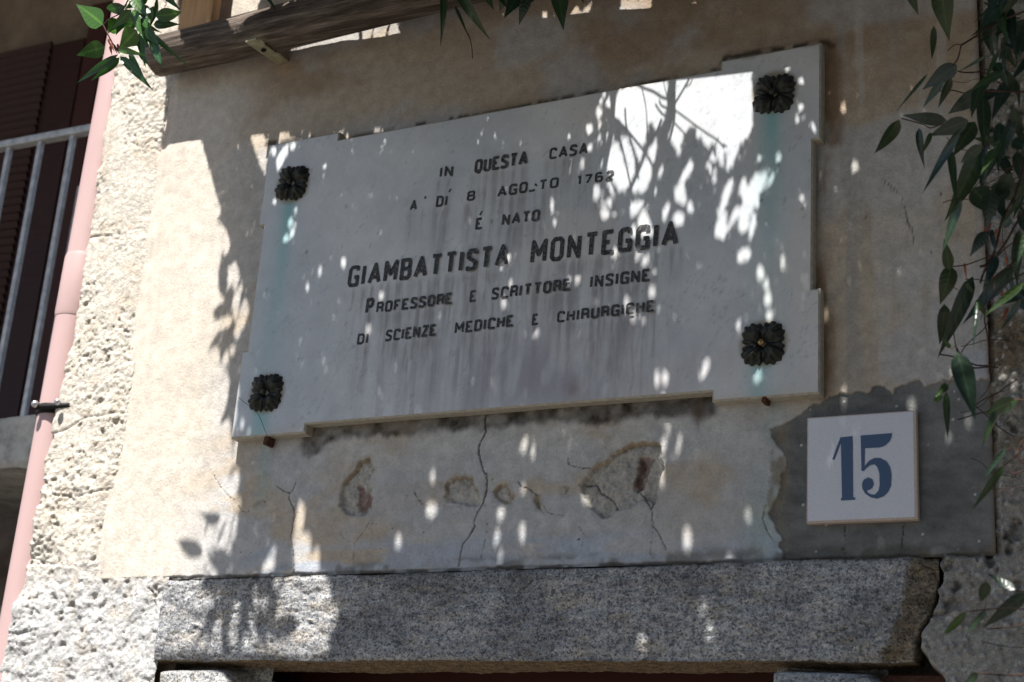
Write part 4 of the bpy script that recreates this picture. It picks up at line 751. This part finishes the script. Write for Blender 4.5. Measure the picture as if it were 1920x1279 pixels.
for pts, w in (([(255, -60), (240, 0), (226, 26), (245, 40), (270, 50), (276, 60)], 2.6), ([(240, 38), (246, 58), (262, 70)], 1.8), ([(193, 46), (205, 70), (214, 86), (224, 100)], 2.2), ([(226, 26), (205, 36), (193, 48)], 2.0), ([(272, 52), (285, 42), (292, 20), (300, -30)], 2.0), ([(214, 84), (225, 96), (245, 98)], 2)):
    tube_obj('stem', smooth_path([W(a_, b_, .55) for a_, b_ in pts]), w * .0006, M_bark, lb, 7)
for a_, b_ in ((203, 78), (208, 86), (214, 90), (206, 92), (220, 88)): o = put_leaf(W(a_, b_ - 6, .54), W(a_ + 5, b_ + 9, .54), .007, lb, LM); o.data = leaf_mesh('bud', .6, .9, 1, M_dry); o.name = 'bud'
# top centre sprig
tc_ = empty('hanging_shoot', W(950, -40, .30), 'dark leafy shoot hanging down at the top middle in front of the wall', 'plant')
tv = [(829, -30, 840, 56, 18), (858, -24, 897, 56, 27), (853, 10, 878, 68, 5), (893, -40, 925, 10, 28), (960, -40, 935, 22, 30), (985, -30, 950, 26, 32), (990, -12, 975, 47, 26), (1046, -30, 1056, 46, 30), (1010, -40, 990, 10, 26), (1070, -50, 1088, 2, 20), (815, -50, 805, 4, 14), (905, -50, 948, 6, 24), (775, -60, 745, -6, 20), (730, -50, 755, -4, 20), (1100, -60, 1120, -8, 20), (690, -60, 715, -2, 16), (1028, -30, 1038, 0, 14), (925, -45, 905, 2, 24), (480, -50, 500, 4, 16)]
px_leaves(tv, tc_, LM, .26, .36, .03)
tube_obj('stem', smooth_path([W(a_, b_, .3) for a_, b_ in ((878, 62), (884, 85), (886, 110))]), .0008, M_bark, tc_, 5)
tube_obj('stem', smooth_path([W(a_, b_, .31) for a_, b_ in ((700, -60), (830, -34), (960, -42), (1100, -60), (1200, -40))]), .003, M_bark, tc_, 6)

# ------------------------------------------------------------------ the vine roof above the frame
# Lit places on the wall (photo pixels): foliage is grown everywhere on the sun's side except where light reaches the wall.
def E(cx, cy_, w, h, lean=0): return [(cx + w / 2 * math.cos(t) - lean * h / 2 * math.sin(t), cy_ + h / 2 * math.sin(t)) for t in np.linspace(0, 2 * math.pi, 13)[:-1]]
lit_w = [[(-600, -200), (333, -200), (333, 45), (300, 120), (311, 148), (298, 266), (340, 264), (341, 256), (375, 254), (394, 322), (412, 386), (413, 394), (408, 402), (406, 408), (412, 416), (422, 424), (427, 438), (430, 450), (429, 460), (422, 473), (416, 465), (412, 485), (408, 510), (409, 540), (413, 548), (419, 555), (418, 563), (408, 570), (400, 580), (402, 600), (404, 598), (410, 595), (425, 588), (433, 592), (434, 602), (425, 612), (412, 615), (402, 625), (395, 638), (388, 652), (395, 648), (406, 643), (410, 655), (411, 670), (414, 683), (425, 690), (428, 700), (429, 715), (426, 735), (420, 755), (412, 775), (411, 788), (420, 778), (429, 778), (430, 790), (433, 823), (433, 850), (437, 862), (432, 870), (422, 888), (432, 880), (444, 865), (443, 862), (447, 880), (446, 900), (441, 917), (435, 930), (444, 922), (450, 930), (448, 942), (440, 945), (443, 965), (442, 990), (438, 1008), (430, 990), (428, 985), (431, 1010), (433, 1040), (432, 1066), (427, 1074), (426, 1040), (420, 1022), (410, 1020), (405, 1030), (404, 1078), (376, 1086), (382, 1098), (382, 1122), (400, 1130), (402, 1148), (376, 1192), (362, 1237), (290, 1242), (430, 1262), (440, 1500), (-600, 1500)],
    [(415, 32), (415, -60), (500, -60), (480, 12)], [(441, 486), (447, 505), (448, 515), (444, 540), (438, 540), (436, 528), (426, 540), (427, 500), (433, 493)], [(452, 530), (455, 535), (448, 560), (443, 600), (436, 590), (435, 575), (439, 550)], [(460, 557), (466, 570), (466, 580), (456, 610), (449, 615), (448, 630), (442, 632), (437, 620), (444, 600), (450, 575)],
    [(430, 645), (441, 640), (438, 656), (430, 660)], [(417, 662), (424, 650), (427, 655), (427, 672), (420, 682), (413, 675)], [(467, 247), (493, 246), (497, 255), (518, 250), (521, 243), (540, 243), (545, 252), (563, 252), (565, 261), (545, 265), (503, 275), (496, 326), (480, 285)], [(625, 248), (640, 239), (642, 248), (632, 258), (625, 255)],
    [(543, 86), (674, 45), (672, 70), (665, 84), (552, 93), (545, 99)], [(678, 48), (700, 40), (694, 70), (693, 84), (681, 84)], [(701, 45), (730, 34), (722, 60), (715, 84), (697, 84)], [(733, 33), (746, 30), (744, 45), (750, 60), (735, 70), (722, 82), (728, 60)], [(751, 65), (759, 75), (759, 82), (743, 83)], E(767, 76, 5, 8), [(1065, 31), (1080, 8), (1090, 18), (1112, 0), (1100, 26)], [(1162, 18), (1163, -10), (1222, -10), (1218, 10), (1190, 15)], [(1270, 5), (1300, -6), (1320, -6), (1290, 3)], E(1020, 23, 10, 14),
    [(514, 1013), (516, 1030), (513, 1055), (503, 1074), (490, 1074), (492, 1055), (503, 1035)], [(547, 1000), (556, 992), (580, 995), (582, 1040), (590, 1018), (597, 1022), (597, 1068), (590, 1071), (553, 1071), (549, 1030)], [(557, 925), (566, 935), (570, 965), (566, 985), (556, 992), (552, 975), (556, 950)],
    [(447, 1128), (453, 1130), (450, 1160), (447, 1190), (446, 1230), (436, 1230), (432, 1225), (432, 1190), (437, 1160)], [(450, 1078), (463, 1078), (464, 1100), (463, 1140), (458, 1162), (452, 1140), (454, 1120), (446, 1110), (442, 1090)], [(477, 1108), (485, 1118), (486, 1150), (480, 1185), (484, 1232), (455, 1232), (462, 1190), (468, 1160), (470, 1130)], [(492, 1125), (504, 1130), (502, 1150), (495, 1152), (490, 1140)], [(466, 1077), (484, 1076), (476, 1088), (466, 1086)], [(522, 1080), (532, 1076), (527, 1120), (516, 1118), (515, 1095)], [(412, 1165), (416, 1170), (416, 1200), (418, 1235), (388, 1235), (398, 1205), (405, 1180)], [(387, 1200), (392, 1196), (388, 1233), (364, 1235), (375, 1218)],
    [(540, 1075), (611, 1073), (612, 1090), (620, 1110), (624, 1135), (605, 1145), (600, 1165), (604, 1150), (628, 1143), (636, 1155), (632, 1175), (618, 1195), (615, 1215), (622, 1232), (490, 1234), (490, 1210), (500, 1205), (515, 1212), (530, 1214), (545, 1208), (560, 1190), (562, 1180), (550, 1160), (530, 1165), (520, 1178), (523, 1150), (530, 1120)], E(413, 1127, 8, 20)]
E_ = E
def E(cx, cy_, w, h, lean=0): return E_(cx, cy_, w * .88, h * .86, lean)
for e in ((649, 250, 5, 12), (706, 238, 14, 14), (716, 243, 7, 16), (579, 247, 6, 12), (1581, 195, 12, 26), (1602, 310, 16, 26), (1242, 825, 14, 36, .2), (1240, 880, 10, 60), (1272, 825, 9, 46, .2), (1251, 792, 8, 20), (1096, 920, 10, 40), (981, 825, 12, 34, .2), (999, 840, 10, 24), (980, 908, 8, 22), (810, 887, 10, 24), (807, 947, 24, 32), (745, 1007, 12, 30), (938, 957, 14, 34), (978, 993, 12, 44), (930, 1002, 12, 36, .2), (937, 1037, 10, 22), (1287, 999, 20, 50), (1367, 1038, 14, 18), (1206, 1212, 18, 36), (1320, 1149, 14, 24), (1332, 1194, 16, 36), (1402, 958, 12, 20), (1580, 725, 10, 30), (1706, 738, 16, 34), (1812, 680, 16, 28), (1786, 685, 9, 20), (1812, 765, 8, 26), (1777, 798, 6, 20), (1881, 700, 12, 26), (1900, 717, 10, 30), (1547, 583, 6, 24)): lit_w.append(E(*e))
lit_p = [[(1160, 166), (1252, 148), (1250, 205), (1246, 222), (1238, 238), (1229, 243), (1223, 226), (1214, 232), (1211, 262), (1207, 278), (1190, 262), (1176, 243), (1165, 230), (1152, 218), (1152, 195)], [(1139, 250), (1152, 250), (1152, 262), (1146, 272), (1138, 268)], [(1155, 265), (1160, 272), (1180, 330), (1181, 345), (1178, 352), (1160, 360), (1155, 350), (1135, 315), (1135, 300), (1142, 280)], [(1164, 255), (1177, 258), (1190, 300), (1191, 320), (1183, 342), (1176, 310), (1168, 285)], [(1183, 255), (1192, 262), (1206, 285), (1203, 295), (1197, 303), (1192, 285), (1186, 270)],
    [(1210, 295), (1216, 302), (1222, 315), (1220, 335), (1210, 355), (1203, 362), (1196, 358), (1187, 360), (1184, 352), (1192, 335), (1200, 320)], [(1233, 257), (1230, 285), (1226, 307), (1215, 290), (1216, 278)], [(1255, 216), (1259, 217), (1259, 226), (1254, 226)], [(1250, 235), (1257, 232), (1254, 255), (1249, 265)],
    [(1267, 147), (1362, 122), (1362, 124), (1411, 121), (1411, 165), (1413, 210), (1411, 232), (1408, 248), (1400, 260), (1388, 266), (1380, 290), (1375, 305), (1365, 319), (1361, 318), (1362, 285), (1358, 290), (1357, 308), (1351, 312), (1346, 298), (1343, 276), (1338, 270), (1331, 270), (1329, 281), (1322, 272), (1313, 257), (1306, 266), (1306, 240), (1298, 237), (1285, 246), (1279, 262), (1275, 290), (1272, 292), (1266, 275), (1257, 265), (1262, 235), (1265, 210), (1266, 190)],
    [(1337, 281), (1343, 300), (1338, 304), (1330, 297)], [(1327, 302), (1332, 308), (1337, 325), (1333, 328), (1324, 310)], [(1341, 313), (1344, 330), (1341, 346), (1333, 335), (1339, 328)], [(1297, 292), (1298, 305), (1300, 315), (1294, 322), (1288, 335), (1284, 345), (1285, 355), (1288, 372), (1286, 385), (1275, 383), (1265, 370), (1264, 360), (1272, 345), (1276, 335), (1284, 318), (1291, 305)], [(1241, 310), (1243, 315), (1238, 332), (1234, 328)], [(1227, 350), (1231, 355), (1227, 372), (1223, 365)],
    [(1112, 350), (1122, 345), (1125, 360), (1122, 375), (1111, 374)], [(1138, 340), (1147, 342), (1154, 365), (1152, 370), (1145, 362)], [(1138, 372), (1149, 373), (1148, 385), (1143, 392), (1138, 385)], [(1128, 375), (1133, 378), (1135, 388), (1128, 388)], [(1125, 390), (1138, 390), (1141, 400), (1138, 412), (1132, 412), (1126, 402)], [(1181, 380), (1193, 377), (1202, 377), (1209, 374), (1206, 385), (1195, 400), (1184, 408), (1182, 398)], [(1208, 390), (1212, 395), (1216, 410), (1222, 425), (1225, 437), (1218, 442), (1208, 445), (1199, 440), (1196, 415), (1200, 400)], [(1184, 421), (1193, 425), (1194, 440), (1186, 450), (1183, 438)],
    [(1253, 378), (1257, 380), (1253, 400), (1246, 414), (1241, 412), (1243, 395)], [(1272, 396), (1283, 404), (1282, 417), (1272, 426), (1262, 415), (1264, 402)], [(1374, 332), (1377, 335), (1369, 365), (1362, 385), (1348, 405), (1346, 400), (1352, 375), (1358, 355), (1366, 340)], [(1352, 402), (1362, 396), (1363, 420), (1364, 432), (1357, 450), (1350, 448), (1338, 443), (1340, 430), (1345, 412)],
    [(1390, 336), (1397, 333), (1400, 345), (1404, 350), (1408, 335), (1416, 325), (1437, 324), (1438, 335), (1430, 350), (1424, 365), (1416, 385), (1405, 405), (1400, 430), (1396, 436), (1388, 436), (1384, 430), (1385, 408), (1375, 415), (1367, 433), (1365, 425), (1370, 408), (1378, 388), (1390, 384), (1392, 375), (1386, 360)], [(1412, 398), (1418, 396), (1418, 415), (1412, 440), (1405, 450), (1403, 440), (1407, 418)], [(1417, 372), (1424, 366), (1423, 385), (1418, 392)], [(1447, 322), (1452, 328), (1448, 340), (1437, 355), (1435, 347), (1444, 336)], [(1384, 474), (1395, 468), (1405, 465), (1407, 480), (1402, 487), (1392, 488), (1384, 494), (1382, 480)],
    [(440, 724), (444, 716), (447, 722), (447, 745), (443, 756), (444, 765), (444, 780), (440, 795), (433, 820), (425, 822), (430, 790), (434, 755)], [(505, 281), (518, 275), (519, 283), (512, 294)], [(527, 280), (541, 269), (540, 288), (527, 312), (522, 320), (516, 305)], [(543, 268), (556, 267), (555, 272), (545, 286)]]
for e in ((1294, 389, 12, 26), (1425, 298, 8, 14), (1460, 297, 9, 16), (1501, 373, 8, 12), (1426, 512, 14, 34), (1437, 533, 12, 24), (1440, 562, 16, 30), (1442, 593, 14, 24), (1467, 495, 8, 36), (1470, 122, 8, 10), (1476, 131, 7, 12, .3), (1502, 150, 14, 10), (1501, 201, 9, 22, .3), (1494, 225, 10, 14), (1526, 239, 8, 20), (515, 379, 8, 15), (555, 394, 6, 12), (544, 417, 8, 20, .2), (553, 421, 5, 12), (547, 437, 10, 24, .2), (536, 446, 8, 20, .2), (644, 494, 12, 22), (600, 509, 7, 20), (577, 540, 7, 20), (715, 554, 10, 16), (691, 618, 10, 24), (609, 313, 4, 14), (750, 312, 5, 8), (721, 264, 4, 10), (1067, 256, 8, 12), (1105, 242, 14, 26), (1123, 212, 12, 26), (1127, 190, 8, 14), (1141, 193, 8, 24), (1133, 178, 8, 10), (1124, 235, 7, 16), (1123, 262, 6, 14), (1105, 278, 10, 16), (1092, 308, 8, 20), (1130, 307, 6, 22), (1035, 386, 6, 34), (1040, 417, 5, 16), (1083, 520, 10, 30), (1068, 527, 8, 20), (1003, 622, 12, 26), (1223, 547, 14, 26), (1227, 513, 9, 20), (1210, 490, 13, 26, .3), (1195, 480, 11, 20, .3), (1153, 475, 13, 18), (1175, 572, 12, 38), (1188, 595, 12, 20), (1207, 600, 8, 20), (1385, 611, 8, 18), (940, 505, 8, 18), (957, 530, 8, 20), (953, 482, 7, 26), (945, 568, 10, 24), (1232, 709, 12, 32), (1247, 710, 12, 30), (1321, 693, 14, 42, .3), (1420, 705, 12, 28, .3), (611, 687, 4, 12), (454, 795, 7, 20), (467, 810, 6, 14), (1151, 402, 5, 10)): lit_p.append(E(*e))
lit_l = [[(423, 30), (465, 14), (505, 2), (508, 28), (470, 42), (452, 62), (436, 66)], [(270, 45), (332, 30), (340, 75), (336, 125), (290, 115)], E(538, 15, 8, 32, .2), E(555, 12, 4, 20), E(598, 8, 6, 18)]
RS = .003; gx0, gz0, gnx, gnz = -2.95, 1.55, 900, 700
GXs = gx0 + (np.arange(gnx) + .5) * RS; GZs = gz0 + (np.arange(gnz) + .5) * RS; GXX, GZZ = np.meshgrid(GXs, GZs)
lit = np.zeros((gnz, gnx), bool)
def add_lit(poly, d):
    P = XZ(poly, d); P[:, 1] -= TE * d
    i0, i1 = np.clip(((P[:, 0].min() - gx0) / RS, (P[:, 0].max() - gx0) / RS + 2), 0, gnx).astype(int); j0, j1 = np.clip(((P[:, 1].min() - gz0) / RS, (P[:, 1].max() - gz0) / RS + 2), 0, gnz).astype(int)
    if i1 > i0 and j1 > j0: lit[j0:j1, i0:i1] |= inpoly(P, GXX[j0:j1, i0:i1], GZZ[j0:j1, i0:i1])
for p in lit_w: add_lit(p, .004)
for p in lit_p: add_lit(p, D)
for p in lit_l: add_lit(p, .11)
cov = np.zeros((gnz, gnx), bool)
# fingered outline of one leaf (12 points) and its 3-D sheet
LT = np.linspace(0, 1, 7); LWd = np.array([0, .34, .49, .48, .37, .2, 0])
VT = []; VF = []; nv = 0; Rr = random.Random(11)
def try_leaf(xc, zp, size, zc):
    """a leaf whose shadow centre is (xc, zp) on the wall, hung at height zc"""
    y = (zc - zp) / TE
    if y < .03 or y > 2.4: return None
    yaw_, pit, rol = Rr.uniform(0, 2 * math.pi), Rr.uniform(-.2, 1.1), Rr.uniform(-.7, .7)
    ax = np.array([math.cos(yaw_) * math.cos(pit), math.sin(yaw_) * math.cos(pit), -math.sin(pit)]); s_ = np.cross(ax, [0, 0, 1.]); s_ /= np.linalg.norm(s_); nn = np.cross(ax, s_); s2 = s_ * math.cos(rol) + nn * math.sin(rol); n3_ = np.cross(ax, s2)
    wd = size * Rr.uniform(.32, .46); c0_ = np.array([xc, -y, zc]) - ax * size * .5
    mid = c0_ + np.outer(LT, ax) * size - np.outer(LT ** 2, n3_) * size * .15
    lft = mid + np.outer(LWd, s2) * wd; rgt = mid - np.outer(LWd, s2) * wd
    V = np.concatenate([lft, rgt[1:-1][::-1]]); sh = np.stack([V[:, 0], V[:, 2] - TE * (-V[:, 1])], 1)
    return V, sh, mid, lft, rgt
def visible(V):
    for p in (V[0], V[3], V[6]):
        a_, b_ = PX(p)
        if -40 < a_ < 1960 and b_ > -25: return True
    return False
def grow(n_try, tgt, sizes, tol):
    global nv, cov
    js, is_ = np.nonzero(tgt & ~cov & ~lit)
    if len(js) == 0: return 0
    idx = rng.permutation(len(js))[:n_try]; cnt = 0
    for t in idx:
        j, i = js[t], is_[t]
        if cov[j, i]: continue
        for k in range(5):
            size = Rr.uniform(*sizes) * (1 - .12 * k); zp = GZs[j]; zc = zp + .72 * (3.76 - zp) + Rr.uniform(0, .20) + .10 * k * Rr.random()
            if zp > 3.3: zc = zp + TE * Rr.uniform(.10, .28)
            r_ = try_leaf(GXs[i] + Rr.uniform(-.2, .2) * size, zp + Rr.uniform(-.3, .3) * size, size, zc)
            if r_ is None: continue
            V, sh, mid, lft, rgt = r_
            if visible(V): continue
            i0, i1 = int((sh[:, 0].min() - gx0) / RS), int((sh[:, 0].max() - gx0) / RS) + 2; j0, j1 = int((sh[:, 1].min() - gz0) / RS), int((sh[:, 1].max() - gz0) / RS) + 2
            i0, j0 = max(i0, 0), max(j0, 0); i1, j1 = min(i1, gnx), min(j1, gnz)
            if i1 <= i0 or j1 <= j0: continue
            m = inpoly(sh, GXX[j0:j1, i0:i1], GZZ[j0:j1, i0:i1]); n_ = m.sum()
            if n_ == 0: continue
            if (m & lit[j0:j1, i0:i1]).sum() > tol * n_: continue
            cov[j0:j1, i0:i1] |= m
            VT.append(np.concatenate([mid, lft[1:-1], rgt[1:-1]])); cnt += 1; break
    return cnt
vis_t = (GXX > -2.50) & (GZZ > 1.80)
tot = [grow(2200, vis_t, (.06, .10), .01), grow(2600, vis_t, (.05, .085), .015), grow(2600, vis_t, (.035, .06), .02), grow(3000, vis_t, (.022, .04), .04), grow(4000, vis_t, (.014, .026), .07), grow(5000, vis_t, (.010, .016), .15)]
cov2 = cov.copy(); cov[:] = lit                                # a second loose layer for depth and darkness
for _ in range(3): cov[1:] |= lit[:-1]; cov[:-1] |= lit[1:]
tot.append(grow(2500, vis_t, (.06, .10), .004))
print('canopy leaves', tot, 'uncovered', round(float((vis_t & ~cov2 & ~lit).sum()) / float((vis_t & ~lit).sum()), 4))
# beyond the picture the roof goes on, thickened to darken the wall's right side
for _ in range(7000):
    x = Rr.uniform(-.28, 2.0) if Rr.random() < .8 else Rr.uniform(-2.0, -.2); y = Rr.uniform(.05, 2.3); zc = Rr.uniform(3.47, 3.95)
    if x < -.3 and zc - TE * y > 1.5: continue
    r_ = try_leaf(x, zc - TE * y, Rr.uniform(.06, .1), zc)
    if r_ is None or visible(r_[0]): continue
    V, sh, mid, lft, rgt = r_; VT.append(np.concatenate([mid, lft[1:-1], rgt[1:-1]]))
VT = np.array(VT); fl = []
mi = list(range(7)); li = [0] + list(range(7, 12)) + [6]; ri = [0] + list(range(12, 17)) + [6]
tri = []
for k in range(6):
    for s_ in (li, ri):
        a_, b_, c_, d_ = mi[k], mi[k + 1], s_[k + 1], s_[k]
        if k == 0: tri.append((a_, b_, c_))
        elif k == 5: tri.append((a_, b_, d_))
        else: tri += [(a_, b_, c_), (a_, c_, d_)]
tri = np.array(tri); FT = (tri[None] + (np.arange(len(VT)) * 17)[:, None, None]).reshape(-1, 3)
roof = empty('pergola_vine', (0.6, -.9, 3.6), 'leafy vine roof spread on the pergola just above the picture', 'climbing plant')
fo = mesh_np('foliage', VT.reshape(-1, 3), FT, M_leaf); keep(fo, roof); fo['kind'] = 'stuff'
# twigs whose crossing shadows fall on the plaque
def sun_up(px, py, d, back): p = W(px, py, d); return p + Vector((0, -back, back * TE))
twigs = [([(1262, 146), (1262, 200), (1257, 225), (1245, 262), (1235, 300), (1226, 335), (1220, 380)], 7.0), ([(1266, 205), (1263, 235), (1254, 268)], 2.4), ([(1300, 128), (1295, 143), (1280, 170), (1265, 195)], 2.4), ([(1300, 138), (1296, 155), (1287, 163), (1284, 160)], 1.4), ([(1180, 150), (1202, 163), (1225, 172), (1240, 182), (1252, 186)], 2.6), ([(1203, 163), (1211, 200), (1213, 235), (1213, 265)], 1.4), ([(1243, 148), (1250, 180)], 1.2), ([(1236, 188), (1240, 198), (1252, 204)], 2.0), ([(1229, 196), (1240, 212), (1252, 222)], 2.0),
         ([(1262, 206), (1273, 212), (1300, 232), (1325, 250), (1345, 263), (1358, 278)], 1.8), ([(1347, 258), (1340, 274)], 1.2), ([(1356, 270), (1363, 276)], 1.4), ([(1262, 228), (1285, 252)], 1.6), ([(1152, 165), (1149, 200), (1147, 235), (1143, 265), (1136, 300), (1129, 340)], 7.5), ([(1148, 218), (1172, 240), (1195, 268), (1212, 290), (1226, 316)], 2.3), ([(1172, 204), (1174, 235), (1180, 255), (1192, 300), (1197, 335)], 2.5), ([(1160, 250), (1172, 300), (1183, 352)], 2.2), ([(1216, 255), (1209, 290), (1194, 330), (1182, 358), (1181, 385)], 2.8), ([(1240, 225), (1230, 250), (1215, 275), (1205, 300)], 3.0), ([(1143, 335), (1158, 368)], 1.5), ([(1210, 378), (1197, 402), (1182, 425)], 1.8)]
tv_, tq_ = [], []
for pts, w in twigs:
    z_t = W(*pts[0], D).z; back = max(.2, (3.40 - z_t) / 2.2) + .02
    V, Q = tube(smooth_path([sun_up(a_, b_, D, back + .08 * (W(pts[0][0], pts[0][1], D).z - W(a_, b_, D).z)) for a_, b_ in pts], 3), [w * .00078 / (1.0)] * (3 * (len(pts) - 1) + 1 if len(pts) > 2 else 2), 6)
    o_ = len(tv_); tv_ += [tuple(v_) for v_ in V]; tq_ += [tuple(a_ + o_ for a_ in f_) for f_ in Q]
br_o = mesh_np('branches', np.array(tv_), np.array(tq_), M_bark); keep(br_o, roof); br_o['kind'] = 'stuff'
tube_obj('main_stem', smooth_path([(.9, -.5, 0), (.85, -.45, 1.2), (.9, -.4, 2.4), (.7, -.6, 3.4), (.2, -1.2, 3.62), (-.8, -1.3, 3.66), (-1.7, -1.28, 3.64)]), .022, M_bark, roof, 10)
